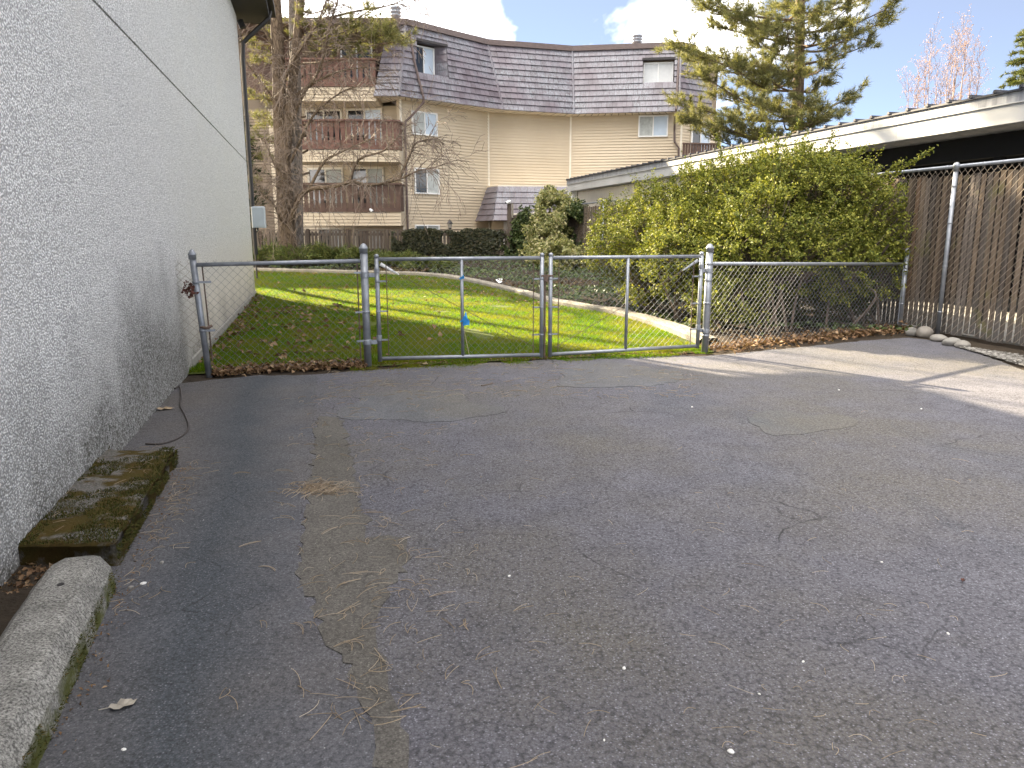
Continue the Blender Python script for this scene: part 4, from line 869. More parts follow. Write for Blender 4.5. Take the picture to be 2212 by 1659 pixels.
# stones by the tall fence
stones = [(1969, 719, .095, .07, 'round grey cobble left of its larger neighbour at the foot of the fence'), (1996, 722, .14, .095, 'largest grey cobble at the foot of the slatted fence'), (2028, 732, .13, .06, 'flat brown cobble at the foot of the tall fence post'), (2055, 741, .13, .065, 'cream cobble just right of the tall fence post'), (2078, 746, .11, .06, 'pale cobble at the start of the gravel strip')]
for px, py, rx, rz, lab in stones:
    bpy_me = bpy.data.meshes.new('cobble'); import bmesh
    bm = bmesh.new(); bmesh.ops.create_icosphere(bm, subdivisions=3, radius=1); c = PG(px, py + 5); sd = Vector((px, py, 0))
    for v_ in bm.verts:
        k_ = 1 + .16 * mnoise.noise(v_.co * 1.2 + sd); z = v_.co.z; v_.co = Vector((v_.co.x * rx * k_, v_.co.y * rx * .8 * k_, (max(z, -.75)) * rz * k_))
    for fce in bm.faces: fce.smooth = True
    bm.to_mesh(bpy_me); bm.free(); bpy_me.materials.append(M['stone']); o = link('cobble', bpy_me); o.location = (c.x, c.y, rz * .62); o.rotation_euler.z = px; tag(o, lab, 'stone', 'cobbles by the slatted fence')
# ------------------------------------------------------------------ vegetation
def PT(px, py, D):
    return PZ(px, D, H + D * math.tan(math.atan((CY - py) / F) - TH))
def rv(r, k=1.0): return Vector((r.gauss(0, k), r.gauss(0, k), r.gauss(0, k)))
def cat(parts):
    vs, fs, o = [], [], 0
    for v, f in parts: vs.append(v); fs.append(f + o); o += len(v)
    return np.concatenate(vs), np.concatenate(fs)
def smooth_line(P, n=4): return catmull(P, n)
def twigs(q, p, d, ln, r, lvl, R_, droop=.12, spread=.7, kids=(3, 5), ends=None, rmin=.006):
    pts, rad = [p.copy()], [r]; k = 5; dd = d.normalized()
    for i in range(k):
        dd = (dd + rv(R_, .17) + Vector((0, 0, -droop * (i + 1) / k))).normalized(); p = p + dd * ln / k; pts.append(p.copy()); rad.append(max(rmin, r * (1 - .8 * (i + 1) / k)))
    q.tube(pts, rad, 5 if r > .02 else 3, False)
    if ends is not None: ends.append((pts[-1], dd))
    if lvl <= 0: return
    for _ in range(R_.randint(*kids)):
        i = R_.randint(1, k); nd = (pts[i] - pts[i - 1]).normalized() + rv(R_, spread * .6)
        twigs(q, pts[i], nd, ln * R_.uniform(.4, .75), max(.003, rad[i] * .6), lvl - 1, R_, droop, spread, kids, ends, rmin)

# --- bare tree with two stems, left of the apartments
bt = thing('bare_tree', PT(622, 528, 26.2), 'thick brown leafless tree with tangled bare twigs before the balconies', 'tree')
R1 = random.Random(17); q = MB()
def limb(q, pix, r0, r1, n=10): 
    P = smooth_line([PT(*p) for p in pix]); m = len(P); q.tube(P, [r0 + (r1 - r0) * i / (m - 1) for i in range(m)], n, False); return P
limb(q, [(622, 560, 26.2), (620, 500, 26.2), (616, 430, 26.2), (610, 330, 26.2), (605, 250, 26.2), (601, 120, 26.0), (594, 0, 25.8), (586, -150, 25.5), (590, -330, 25)], .32, .14, 14)
limb(q, [(614, 370, 26.15), (619, 310, 26.1), (626, 240, 26.1), (638, 120, 26.2), (650, 0, 26.4), (668, -160, 26.6), (690, -330, 26.8)], .19, .10, 12)
q.build('trunk', M['bark'], bt, True)
LIMBS = [[(628, 480, 26.1), (640, 440, 25.8), (665, 410, 25.4), (720, 403, 25.0), (760, 393, 24.8), (800, 400, 24.6), (860, 388, 24.4), (900, 370, 24.2), (935, 362, 24.0)],
 [(755, 394, 24.8), (775, 345, 24.8), (830, 325, 24.7), (868, 285, 24.6)], [(862, 388, 24.4), (885, 335, 24.3), (898, 310, 24.2), (925, 300, 24.1)],
 [(612, 270, 26.1), (590, 215, 25.8), (555, 165, 25.4), (535, 140, 25.0)], [(626, 270, 26.0), (655, 205, 25.7), (690, 150, 25.4), (705, 90, 25.1), (720, 30, 24.8), (745, -40, 24.4)],
 [(606, 190, 26.0), (640, 120, 25.6), (680, 60, 25.2), (705, 0, 24.9), (720, -60, 24.6)], [(628, 350, 26.0), (662, 275, 25.8), (690, 235, 25.6), (745, 195, 25.3), (790, 185, 25)],
 [(640, 205, 26.1), (690, 172, 25.6), (740, 152, 25.2), (800, 145, 24.8)], [(648, 60, 26.2), (700, 42, 25.8), (770, 24, 25.4), (840, 12, 25.0), (890, -10, 24.6)],
 [(600, 120, 26.0), (575, 70, 25.6), (552, 30, 25.2), (540, -30, 24.8)], [(628, 430, 26.1), (612, 480, 25.7), (590, 440, 25.3), (560, 420, 25.0)], [(622, 400, 26.0), (590, 350, 25.6), (570, 300, 25.2)],
 [(655, -20, 26.4), (720, -60, 26), (800, -90, 25.5), (880, -100, 25)], [(594, 0, 25.8), (560, -80, 25.4), (520, -150, 25)], [(668, 408, 25.4), (700, 350, 25.2), (735, 330, 25.0), (800, 300, 24.8)], [(655, 120, 26.1), (700, 110, 25.7), (760, 90, 25.3), (830, 95, 25.0)]]
q = MB(); q2 = MB()
for i, pl in enumerate(LIMBS):
    P = limb(q, pl, .10 if i == 0 else .055, .012, 8)
    for j in range(2, len(P), 1):
        for _ in range(2):
            d = (P[j] - P[j - 1]).normalized() + rv(R1, .6); twigs(q2, P[j], d, R1.uniform(.5, 1.35), .016, 2, R1, .22, .8, (2, 4))
for j in range(60):                                               # fine shoots straight from the stems
    f = R1.random(); p = PT(612 + 18 * R1.random(), 120 + 330 * f, 26.0); twigs(q2, p, Vector((R1.uniform(-1, 1), -1, R1.uniform(-.2, .6))), R1.uniform(.5, 1.5), .016, 2, R1, .3, .8, (2, 4))
q.build('limbs', M['bark'], bt, True); o = q2.build('twigs', M['twig'], bt); o['kind'] = 'stuff'

# --- a slim two stemmed tree beyond the white building: its shadow stripes cross the lawn
st = thing('bare_tree', Vector((-12.6, 26.6, .35)), 'slim leafless tree with two stems behind the white building, striping the lawn with shade', 'tree')
R9 = random.Random(3); q = MB(); q2 = MB()
for dx, dy, r in ((0, 0, .17), (-.75, -.75, .11), (.55, .9, .09)):
    b0 = Vector((-12.6 + dx, 26.6 + dy, .2)); q.tube([b0, b0 + Vector((.1, 0, 4)), b0 + Vector((-.05, .1, 8)), b0 + Vector((.1, 0, 12))], [r, r * .85, r * .6, .03], 8)
    for k in range(7): twigs(q2, b0 + Vector((0, 0, 4 + k * 1.0)), Vector((R9.uniform(-1, 1), R9.uniform(-1, 1), .7)), R9.uniform(1, 2.2), .03, 1, R9, .05, .7, (2, 4), None, .01)
q.build('trunk', M['bark'], st, True); o = q2.build('twigs', M['twig'], st); o['kind'] = 'stuff'

# --- pines
def pine_limb(q, tufts, a, b, R_, r0, side=(9, 16), tl=(.35, .9), sag=.25):
    mid = a.lerp(b, .5) + Vector((0, 0, -sag)) + rv(R_, .08); P = smooth_line([a, mid, b], 6); m = len(P); q.tube(P, [r0 + (.012 - r0) * i / (m - 1) for i in range(m)], 5, False)
    ln = (b - a).length; ax_ = (b - a).normalized()
    for _ in range(int(R_.randint(*side) * max(.6, ln / 2.5))):
        f = 1 - .78 * R_.random() ** 1.3; k = min(m - 2, int(f * (m - 1))); p = P[k].lerp(P[k + 1], f * (m - 1) - k)
        sd = ax_.cross(Vector((0, 0, 1))) * R_.choice((-1, 1)); d = (ax_ * R_.uniform(.2, 1) + sd * R_.uniform(.2, 1) + Vector((0, 0, R_.uniform(-.15, .45)))).normalized(); l_ = R_.uniform(*tl) * min(1, .45 + ln / 4)
        e = p + d * l_ + Vector((0, 0, .08)); q.tube([p, p.lerp(e, .5) - Vector((0, 0, .03)), e], [.010, .007, .005], 3, False)
        for k2 in range(R_.randint(4, 7)): g = R_.uniform(.35, 1.0); tufts.append((p.lerp(e, g) + rv(R_, .05), (d + rv(R_, .45) + Vector((0, 0, .35))).normalized()))
    for _ in range(4): tufts.append((b + rv(R_, .08), (ax_ + rv(R_, .4) + Vector((0, 0, .3))).normalized()))
def needles(tufts, n, ln, w, name, m, parent):
    T = np.repeat(np.array([tuple(t[0]) for t in tufts]), n, 0); Dr = np.repeat(np.array([tuple(t[1]) for t in tufts]), n, 0)
    k = len(T); off = RNG.uniform(-.5, .5, (k, 1)) * ln; P = T + Dr * off; dirs = Dr * .8 + RNG.normal(size=(k, 3)) * .6
    v, f = blades(P, dirs, RNG.uniform(.7, 1.2, k) * ln, w); o = np_mesh(name, v, f, m, parent); o['kind'] = 'stuff'; return o
lp = thing('pine_tree', PT(641, 528, 27.0), 'tall pine with a straight pale scaly trunk right behind the bare tree', 'tree')
q = MB(); P = smooth_line([PT(643, 560, 27.0), PT(642, 420, 27), PT(639, 200, 27), PT(634, 0, 27), PT(631, -200, 27), PT(628, -520, 27), PT(627, -760, 27)]); q.tube(P, [.21 - .09 * i / (len(P) - 1) for i in range(len(P))], 12, False); q.build('trunk', M['bark_pale'], lp, True)
q = MB(); tf = []; R2 = random.Random(5)
for px, py, D in [(700, 62, 25.5), (760, 58, 25), (805, 82, 25), (842, 74, 24.6), (868, 88, 24.4), (720, 95, 25.5), (785, 112, 25), (665, 22, 26), (560, 130, 26), (548, 205, 26), (575, 270, 26.5), (548, 98, 26), (705, 18, 26), (800, 22, 25), (835, 55, 25), (552, 250, 26.2), (570, 180, 27.5), (660, 80, 28.5), (690, 110, 28.5), (580, 60, 28), (545, 300, 27), (600, 310, 28.5), (568, 340, 27.5), (550, 390, 27.5),
                  (560, -60, 25), (700, -90, 25), (800, -120, 26), (620, -200, 24.5), (540, -220, 27), (720, -260, 27), (640, -330, 26), (590, -400, 26.5), (680, -430, 27)]:
    e = PT(px, py, D); a = PZ(634, 27, e.z + R2.uniform(.0, .6)); a.x = PT(634, 0, 27).x * .97; pine_limb(q, tf, a, e, R2, .04, (7, 11), (.25, .6), .15)
n_low = len(tf)
for k in range(62):                                              # unseen dense crown above the frame, shaped to shade the carport fascia
    z = 12.5 + 7.5 * (k / 62); a_ = k * 2.4 + R2.uniform(-.3, .3); r_ = (3.0 if z < 15.5 else 3.0 * (20.6 - z) / 5.1) * R2.uniform(.6, 1.1); b_ = Vector((-7.55, 27, z)); pine_limb(q, tf, b_, b_ + Vector((math.cos(a_) * r_, math.sin(a_) * r_, R2.uniform(-.2, .5))), R2, .04, (16, 22), (.4, 1.0), .15)
o = q.build('limbs', M['bark_pine'], lp); o['kind'] = 'stuff'; needles(tf[:n_low], 22, .17, .013, 'foliage', M['pine'], lp); needles(tf[n_low:], 18, .2, .03, 'foliage', M['pine'], lp)
rp = thing('pine_tree', PZ(1722, 30, .4), 'large feathery pine standing behind the carport roof against the sky', 'tree')
q = MB(); P = smooth_line([PZ(1722, 30, .2), PT(1722, 300, 30), PT(1726, 150, 30), PT(1729, 0, 30), PT(1730, -200, 30), PT(1728, -420, 30)]); q.tube(P, [.25 - .15 * i / (len(P) - 1) for i in range(len(P))], 12, False); q.build('trunk', M['bark_pine'], rp, True)
q = MB(); tf = []; R3 = random.Random(9)
ENDS = [(1462, 104, 29), (1468, 222, 29), (1520, 165, 28.5), (1500, 262, 28.5), (1540, 120, 29), (1560, 275, 28), (1490, 130, 30.5), (1600, 40, 28), (1530, 20, 29), (1560, 60, 30), (1510, 0, 29.5), (1590, 150, 27.8), (1620, 220, 27.6), (1600, 265, 28), (1640, 90, 28), (1660, 170, 27.8), (1570, 210, 29.5), (1650, 290, 28), (1540, 300, 29),
        (1912, 22, 29), (1900, 52, 29.5), (1868, 100, 29), (1840, 75, 28.5), (1842, 207, 29), (1806, 250, 29), (1795, 130, 28.2), (1780, 180, 29.8), (1775, 60, 28), (1830, 20, 28.5), (1790, 240, 28), (1880, -10, 29.5), (1760, 265, 28), (1750, 20, 27.5), (1700, 60, 27.5), (1690, 130, 27.4), (1740, 210, 27.5), (1690, 250, 27.4), (1720, 160, 33), (1640, 60, 33), (1600, 180, 33), (1690, 20, 33),
        (1620, -60, 28), (1560, -90, 29), (1880, -90, 29), (1800, -60, 27.5), (1850, -160, 29), (1600, -190, 29), (1700, -120, 27), (1780, -220, 28), (1650, -280, 29), (1800, -320, 29.5), (1720, -400, 29), (1700, -300, 28)]
for px, py, D in ENDS:
    e = PT(px, py, D); dz = abs((px - 1725)) / 220 * R3.uniform(.3, 1.3); a = PZ(1726, 30, 0); a = Vector((PT(1726, 100, 30).x, 30, max(2.0, e.z - dz * .8))); pine_limb(q, tf, a, e, R3, .055, (14, 21), (.4, 1.05), .2)
o = q.build('limbs', M['bark_pine'], rp); o['kind'] = 'stuff'; needles(tf, 24, .21, .017, 'foliage', M['pine'], rp)
# --- firs
def fir(name, base, h, rad, label, m, seed, layers, n=9):
    t = thing(name, base, label, 'tree'); MB().tube([base, base + Vector((0, 0, h * .98))], [.03 * h * .6, .01], 8).build('trunk', M['bark'], t); R_ = random.Random(seed); q = MB(); tf = []
    for k in range(layers):
        f = k / layers; z = h * (.10 + .88 * f); r = rad * (1 - f) ** .85 + .15
        for j in range(R_.randint(5, 8)):
            a = R_.uniform(0, 6.28); l_ = r * R_.uniform(.65, 1.1); d = Vector((math.cos(a), math.sin(a), 0)); s_ = base + Vector((0, 0, z)); e = s_ + d * l_ + Vector((0, 0, -.22 * l_ + .1)); q.tube([s_, s_.lerp(e, .5) - Vector((0, 0, .06)), e], [.03, .018, .006], 3, False)
            for _ in range(int(4 + l_ * 7)): g = 1 - .8 * R_.random(); p = s_.lerp(e, g) + d.cross(Vector((0, 0, 1))) * R_.uniform(-.28, .28) * l_ * (1.15 - g); tf.append((p, (d + rv(R_, .3) + Vector((0, 0, -.15))).normalized()))
    o = q.build('limbs', M['bark'], t); o['kind'] = 'stuff'; needles(tf, n * 2, .24, .042, 'foliage', m, t)
fir('fir_tree', PZ(2222, 42, .4), 18.5, 3.7, 'green fir rising over the carport roof at the right edge', M['conifer_lit'], 3, 95)
fir('fir_tree', Vector((-10.9, 30.5, .4)), 7.0, 1.7, 'dark fir squeezed between the white building and the bare tree', M['conifer'], 4, 22)
bt2 = thing('bare_tree', PZ(2038, 50, .4), 'slender leafless tree with pinkish buds against the sky, right of the large pine', 'tree')
q = MB(); q2 = MB(); en = []; R4 = random.Random(12); b0 = PZ(2040, 50, .3); q.tube([b0, b0 + Vector((0, 0, 5.5))], [.2, .12], 8)
for px, py in ((1962, 185), (1985, 150), (2012, 95), (2000, 130), (2025, 150), (2048, 130), (2065, 90), (2078, 72), (2092, 85), (2105, 120), (2118, 150), (2060, 120), (2085, 110), (1975, 200), (2110, 195), (2035, 190)):
    e = PT(px, py, 50 + R4.uniform(-1.2, 1.2)); P = smooth_line([b0 + Vector((0, 0, R4.uniform(3, 5.5))), b0.lerp(e, .55) + Vector(((e.x - b0.x) * .25, 0, 1.0)), e], 6); q.tube(P, [.07 - .062 * i / (len(P) - 1) for i in range(len(P))], 4, False)
    for j in range(3, len(P)):
        for _ in range(3): twigs(q2, P[j], Vector((R4.uniform(-.5, .5), R4.uniform(-.5, .5), 1)), R4.uniform(.5, 1.2), .012, 1, R4, -.1, .45, (2, 4), en)
q.build('trunk', M['twig_pink'], bt2); o = q2.build('twigs', M['twig_pink'], bt2); o['kind'] = 'stuff'
E = np.repeat(np.array([tuple(e[0]) for e in en]), 4, 0); E = E + RNG.normal(size=E.shape) * .07; v, f = leaves(E, RNG.normal(size=E.shape), RNG.uniform(.04, .09, len(E)), 1.4); o = np_mesh('buds', v, f, M['buds'], bt2); o['kind'] = 'stuff'

# --- the big bush behind the low fence
bu = thing('evergreen_bush', PZ(1620, 12.8, 0), 'huge yellow green broadleaf bush overhanging the low chain link fence', 'bush')
LUMP = [(1350, 14.6, 1.28, .70, .8, .78), (1428, 13.6, 1.42, .74, .8, .84), (1505, 13.2, 1.62, .85, .9, .9), (1600, 12.9, 1.78, .92, .9, .95), (1690, 12.6, 1.98, .85, .8, .88), (1775, 12.3, 1.88, .8, .75, .88), (1850, 12.0, 1.55, .62, .7, .86),
        (1480, 12.2, 1.15, .7, .6, .65), (1580, 11.7, .95, .75, .65, .8), (1640, 11.5, 1.35, .7, .6, .75), (1730, 11.5, 1.30, .75, .6, .65), (1820, 11.6, 1.15, .7, .5, .7), (1560, 11.3, .45, .5, .4, .45), (1400, 13.4, .8, .55, .6, .6), (1890, 11.75, 1.0, .4, .4, .6)]
C_, Dd, Ss, tw = [], [], [], MB(); R5 = np.random.default_rng(23)
for px, D, z, a, b_, c in LUMP:
    c0 = np.array(tuple(PZ(px, D, z))); k = int(520 * (a * b_ + a * c + b_ * c)); d = unit(R5.normal(size=(k, 3))); rr = R5.uniform(.74, 1.02, (k, 1)) ** .8 * np.array([[1 + .42 * mnoise.noise(Vector(y) * 2.3 + Vector(c0)) + .2 * mnoise.noise(Vector(y) * 6 + Vector(c0))] for y in d])
    p = c0 + d * np.array([a, b_, c]) * rr
    keep = np.array([(mnoise.noise(Vector(x) * 1.9) > (-.32 if x[2] > .9 else -.08)) and x[2] > .12 for x in p]); p, d = p[keep], d[keep]
    C_.append(p); Dd.append(unit(d + np.array([0, -.1, .35]) + R5.normal(size=d.shape) * .35))
    for x in p[::5]: y = Vector(x); y0 = Vector((c0[0], c0[1], max(.1, c0[2] - .6))); tw.tube([y0.lerp(y, .2), y0.lerp(y, .6) + Vector((0, 0, .05)), y], [.009, .006, .003], 3, False)
C_ = np.concatenate(C_); Dd = np.concatenate(Dd); nper = 17
for a0, b0 in (((1885, 405, 11.4), (2005, 328, 11.0)), ((1880, 400, 11.4), (1942, 352, 11.1)), ((1860, 375, 11.6), (1900, 392, 11.2)), ((1840, 345, 11.8), (1868, 318, 11.6)), ((1700, 300, 12.4), (1722, 270, 12.3)), ((1560, 335, 12.8), (1548, 300, 12.7)), ((1640, 315, 12.6), (1648, 285, 12.6)), ((1785, 315, 12), (1800, 290, 12))):
    a0, b0 = PT(*a0), PT(*b0); tw.tube([a0, a0.lerp(b0, .5) + Vector((0, 0, .02)), b0], [.006, .004, .002], 4, False); n_ = max(3, int((b0 - a0).length / .05))
    C_ = np.concatenate([C_, [tuple(a0.lerp(b0, j / n_)) for j in range(n_ + 1)]]); Dd = np.concatenate([Dd, np.tile(np.array((b0 - a0).normalized()), (n_ + 1, 1))])
ln = R5.uniform(.08, .24, len(C_)); long_ = R5.random(len(C_)) < .05; ln[long_] *= 2.4
Pp = np.repeat(C_, nper, 0); D2 = np.repeat(Dd, nper, 0); f_ = R5.random((len(Pp), 1)); Pp = Pp + D2 * (f_ - .3) * np.repeat(ln, nper)[:, None] + R5.normal(size=Pp.shape) * .022
v, f = leaves(Pp, D2 * .5 + R5.normal(size=Pp.shape) * .7 + np.array([0, -.05, .35]), R5.uniform(.03, .06, len(Pp)), 1.8, .3, R5)
o = np_mesh('foliage', v, f, M['bush'], bu); o['kind'] = 'stuff'
for i in np.where(long_)[0]: a = Vector(C_[i]); tw.tube([a - Vector(Dd[i]) * .1, a + Vector(Dd[i]) * ln[i] * .7], [.004, .002], 3, False)
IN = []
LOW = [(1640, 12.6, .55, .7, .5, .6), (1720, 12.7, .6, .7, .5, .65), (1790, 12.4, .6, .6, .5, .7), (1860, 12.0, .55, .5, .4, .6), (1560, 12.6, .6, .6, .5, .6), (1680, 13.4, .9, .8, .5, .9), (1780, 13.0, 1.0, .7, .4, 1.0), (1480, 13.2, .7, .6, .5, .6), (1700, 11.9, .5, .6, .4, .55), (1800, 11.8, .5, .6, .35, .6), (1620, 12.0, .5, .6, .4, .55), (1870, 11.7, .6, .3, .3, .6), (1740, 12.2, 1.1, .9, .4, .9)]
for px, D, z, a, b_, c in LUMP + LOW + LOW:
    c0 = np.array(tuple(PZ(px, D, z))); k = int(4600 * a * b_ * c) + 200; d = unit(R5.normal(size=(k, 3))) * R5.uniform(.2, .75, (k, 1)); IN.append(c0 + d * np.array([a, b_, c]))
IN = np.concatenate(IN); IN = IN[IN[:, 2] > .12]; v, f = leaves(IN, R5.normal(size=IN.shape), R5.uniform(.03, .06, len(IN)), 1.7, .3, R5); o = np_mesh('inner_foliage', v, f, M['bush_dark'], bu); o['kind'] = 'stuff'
R6 = random.Random(31)
for _ in range(60):
    l_ = R6.choice(LUMP); b0 = PZ(l_[0] + R6.uniform(-40, 40), l_[1] + R6.uniform(-.3, .5), 0); e = PZ(l_[0], l_[1], l_[2]) + rv(R6, .3); tw.tube(smooth_line([b0, b0.lerp(e, .5) + rv(R6, .12), e], 4), [.022 - .001 * i for i in range(9)], 5, False)
o = tw.build('stems', M['twig'], bu); o['kind'] = 'stuff'

# --- ivy: mound on the fence corner, curtain on the pickets, carpet over the bed
def ivy_thing(name, lumps, label, dens, sizes, m, seed, cut=-.2):
    R_ = np.random.default_rng(seed); PP, NN = [], []
    for p, a, b_, c in lumps:
        c0 = np.array(tuple(p)); k = int(dens * (a * b_ + a * c + b_ * c)); d = unit(R_.normal(size=(k, 3))); x = c0 + d * np.array([a, b_, c]) * R_.uniform(.72, 1.06, (k, 1)) * np.array([[1 + .55 * mnoise.noise(Vector(y) * 2.1 + Vector(p)) + .25 * mnoise.noise(Vector(y) * 6)] for y in d]); s_ = np.array([mnoise.noise(Vector(y) * 1.7) > cut for y in x]); PP.append(x[s_]); NN.append(d[s_])
    PP, NN = np.concatenate(PP), np.concatenate(NN); v, f = leaves(PP, NN * .8 + R_.normal(size=NN.shape) * .9 + np.array([0, -.2, .2]), R_.uniform(*sizes, len(PP)), 1.15, .15, R_)
    t = thing(name, (lumps[0][0].x, lumps[0][0].y, zg(lumps[0][0].x, lumps[0][0].y)), label, 'ivy'); o = np_mesh('foliage', v, f, m, t); o['kind'] = 'stuff'; return t, PP, NN
def P2(px, py, D): return PT(px, py, D)
t, PP, NN = ivy_thing('ivy', [(P2(1195, 455, 26.6), .62, .5, .62), (P2(1188, 520, 26.2), .75, .55, .9), (P2(1175, 565, 25.4), .7, .6, .6), (P2(1225, 470, 26.3), .55, .4, .55), (P2(1185, 425, 26.8), .30, .3, .35), (P2(1210, 560, 24.6), .8, .7, .55)], 'pale green ivy mound climbing high over the corner of the back fences', 5200, (.06, .11), M['ivy_pale'], 3)
MB().tube([P2(1190, 560, 26.9), P2(1185, 490, 26.9), P2(1190, 430, 27.0)], [.06, .05, .02], 6).build('stem', M['bark'], t)
t, PP, NN = ivy_thing('ivy', [(P2(1130, 500, 27.7), .45, .2, .65), (P2(1150, 475, 27.5), .5, .2, .4), (P2(1240, 500, 26.2), .5, .3, .8), (P2(1120, 540, 27.5), .5, .4, .5), (P2(1250, 460, 26), .35, .25, .35)], 'dark green ivy covering the boards either side of the pale mound', 5200, (.06, .10), M['ivy'], 5)
R_ = np.random.default_rng(8); k = 11000; xs = R_.random(k) ** .62; px_ = 1096 - xs * 250; zz = .5 + 1.05 * R_.random(k) ** .85; top = 1.52 + .07 * np.sin(px_ * .05) + .04 * np.sin(px_ * .17)
P = np.array([tuple(PZ(a, 27.95 - .12 * b_, z_)) for a, b_, z_ in zip(px_, R_.random(k), zz)]); keep = (zz < top) & (((px_ > 915) | (R_.random(k) < .5))) ; P = P[keep]
nz = np.array([mnoise.noise(Vector(p) * 2.2) for p in P]); P = P[nz > -.33]
v, f = leaves(P, np.tile([0., -1, .25], (len(P), 1)) + R_.normal(size=P.shape) * .5, R_.uniform(.07, .12, len(P)), 1.1, .15, R_)
t = thing('ivy', PZ(1000, 27.9, .5), 'dense dark ivy curtain hanging over the right half of the picket fence', 'ivy'); o = np_mesh('foliage', v, f, M['ivy_dark'], t); o['kind'] = 'stuff'
# carpet
R_ = np.random.default_rng(14); PP = []
k = 60000; T = R_.uniform(-2, 9.2, k); S = R_.uniform(.6, 19, k); W2 = GO + U * 0
for a, b_ in zip(T, S):
    pass
lim = np.array([smax(a) if a < 4.0 else 0 for a in np.linspace(-8, 9.5, 176)]); lm = lim[np.clip(((T + 8) / .1).astype(int), 0, 175)]
# right of the kerb line: use the kerb as a function of s for the lower part
ks = np.array([c.y for c in curb]); kt = np.array([c.x for c in curb]); ti = np.interp(S, ks, kt)
ok = (T > ti + .22) & (T < 8.1); T, S = T[ok], S[ok]
X = GO.x + T * U.x + S * V.x; Y = GO.y + T * U.y + S * V.y
thin = R_.random(len(X)) < np.clip(11 / Y, .35, 1) * np.where(S < 1.9, .25, 1); X, Y = X[thin], Y[thin]
Z = np.array([zg(x, y) + .05 + .16 * max(0, mnoise.noise(Vector((x * .8, y * .8, 2))) + .45) for x, y in zip(X, Y)]) - R_.random(len(X)) * .05
P = np.stack([X, Y, Z], 1); nz = np.array([mnoise.noise(Vector((p[0] * .45, p[1] * .45, 9))) for p in P]); dry = nz > .27
for nm, msk, mt in (('ivy_ground_cover', ~dry, 'ivy'), ('dry_ivy_ground_cover', dry, 'ivy_dry')):
    Q = P[msk]; v, f = leaves(Q, np.tile([0., -.25, 1], (len(Q), 1)) + R_.normal(size=Q.shape) * .5, R_.uniform(.04, .085, len(Q)) , 1.15, .15, R_); tag(np_mesh(nm, v, f, M[mt]), kind='stuff')
# --- junipers in the raised bed
R7 = random.Random(41)
for px, D, rx, h, lab in [(570, 25.6, .95, .62, 'low green juniper nearest the white building corner'), (645, 25.2, 1.0, .6, 'spreading juniper at the foot of the bare tree trunk'), (715, 25.6, 1.0, .62, 'feathery juniper before the white gaps of the picket fence'), (790, 25.2, .95, .58, 'dark juniper seen behind the left gate post'),
                         (860, 24.7, .95, .52, 'yellowish juniper in front of the ivy fence, right of the gate post'), (925, 23.6, .85, .34, 'lowest flat juniper at the right end of the row')]:
    c = PZ(px, D, 0); c.z = zg(c.x, c.y); t = thing('juniper', c, lab, 'shrub', 'junipers along the kerb'); q = MB(); PP, DD = [], []
    for _ in range(95):
        a = R7.uniform(0, 6.28); f = R7.random() ** .6; l_ = rx * (.45 + .65 * f); d = Vector((math.cos(a), math.sin(a) * .8, 0)); e = c + d * l_ + Vector((0, 0, h * (1.15 - .75 * f) * R7.uniform(.8, 1.15))); m_ = c.lerp(e, .55) + Vector((0, 0, .12)); q.tube([c + Vector((0, 0, .05)), m_, e], [.012, .008, .003], 3, False)
        for _ in range(34): g = R7.uniform(.35, 1.02); p = c.lerp(m_, g * 2) if g < .5 else m_.lerp(e, g * 2 - 1); PP.append(tuple(p + rv(R7, .035))); DD.append(tuple((e - m_).normalized() + rv(R7, .5) + Vector((0, 0, .25))))
    o = q.build('stems', M['twig'], t); o['kind'] = 'stuff'; v, f = blades(np.array(PP), np.array(DD), RNG.uniform(.10, .2, len(PP)), .028); o = np_mesh('foliage', v, f, M['juniper'], t); o['kind'] = 'stuff'
# --- grass
R_ = np.random.default_rng(77); k = 620000; T = R_.uniform(-7, 4.66, k); S = 19 * R_.random(k) ** 1.25
lm = np.array([smax(a) for a in np.linspace(-8, 4.66, 400)])[np.clip(((T + 8) / (12.66 / 399)).astype(int), 0, 399)]
ti = np.interp(S, ks, kt); ok = (S < lm - .03) & ((T > -1.93) | (S > 10.1)) & (S > .10) & ~((T > 4.3) & (S < 1.2)) & ((S > 3) | (T < ti - .05)); T, S = T[ok], S[ok]
X = GO.x + T * U.x + S * V.x; Y = GO.y + T * U.y + S * V.y
bare = np.array([mnoise.noise(Vector((x * 1.1, y * 1.1, 4))) for x, y in zip(X[::1], Y[::1])])
ok = (R_.random(len(X)) < np.clip(11 / Y, .2, 1) ** 1.1) & (bare > -.52); X, Y, S = X[ok], Y[ok], S[ok]; Z = np.array([zg(x, y) for x, y in zip(X, Y)])
hh = R_.uniform(.02, .055, len(X)) * np.where(S < .35, 1.5, 1)
v, f = blades(np.stack([X, Y, Z], 1), R_.normal(size=(len(X), 3)) * np.array([.45, .45, .1]) + np.array([0, 0, 1]), hh, .0035 + .0004 * Y, R_); tag(np_mesh('grass', v, f, M['grass']), kind='stuff')
k = 9000; T = R_.uniform(-.2, 4.2, k); S = R_.normal(-.05, .10, k); P = np.array([tuple(L(a, b_, 0)) for a, b_ in zip(T, S)]); nz = np.array([mnoise.noise(Vector(p) * 2.5) for p in P]); P = P[nz > -.05]
v, f = blades(P, R_.normal(size=P.shape) * np.array([.9, .9, .1]) + np.array([0, 0, .6]), R_.uniform(.02, .05, len(P)), .005, R_); tag(np_mesh('grass_edge', v, f, M['grass']), kind='stuff')

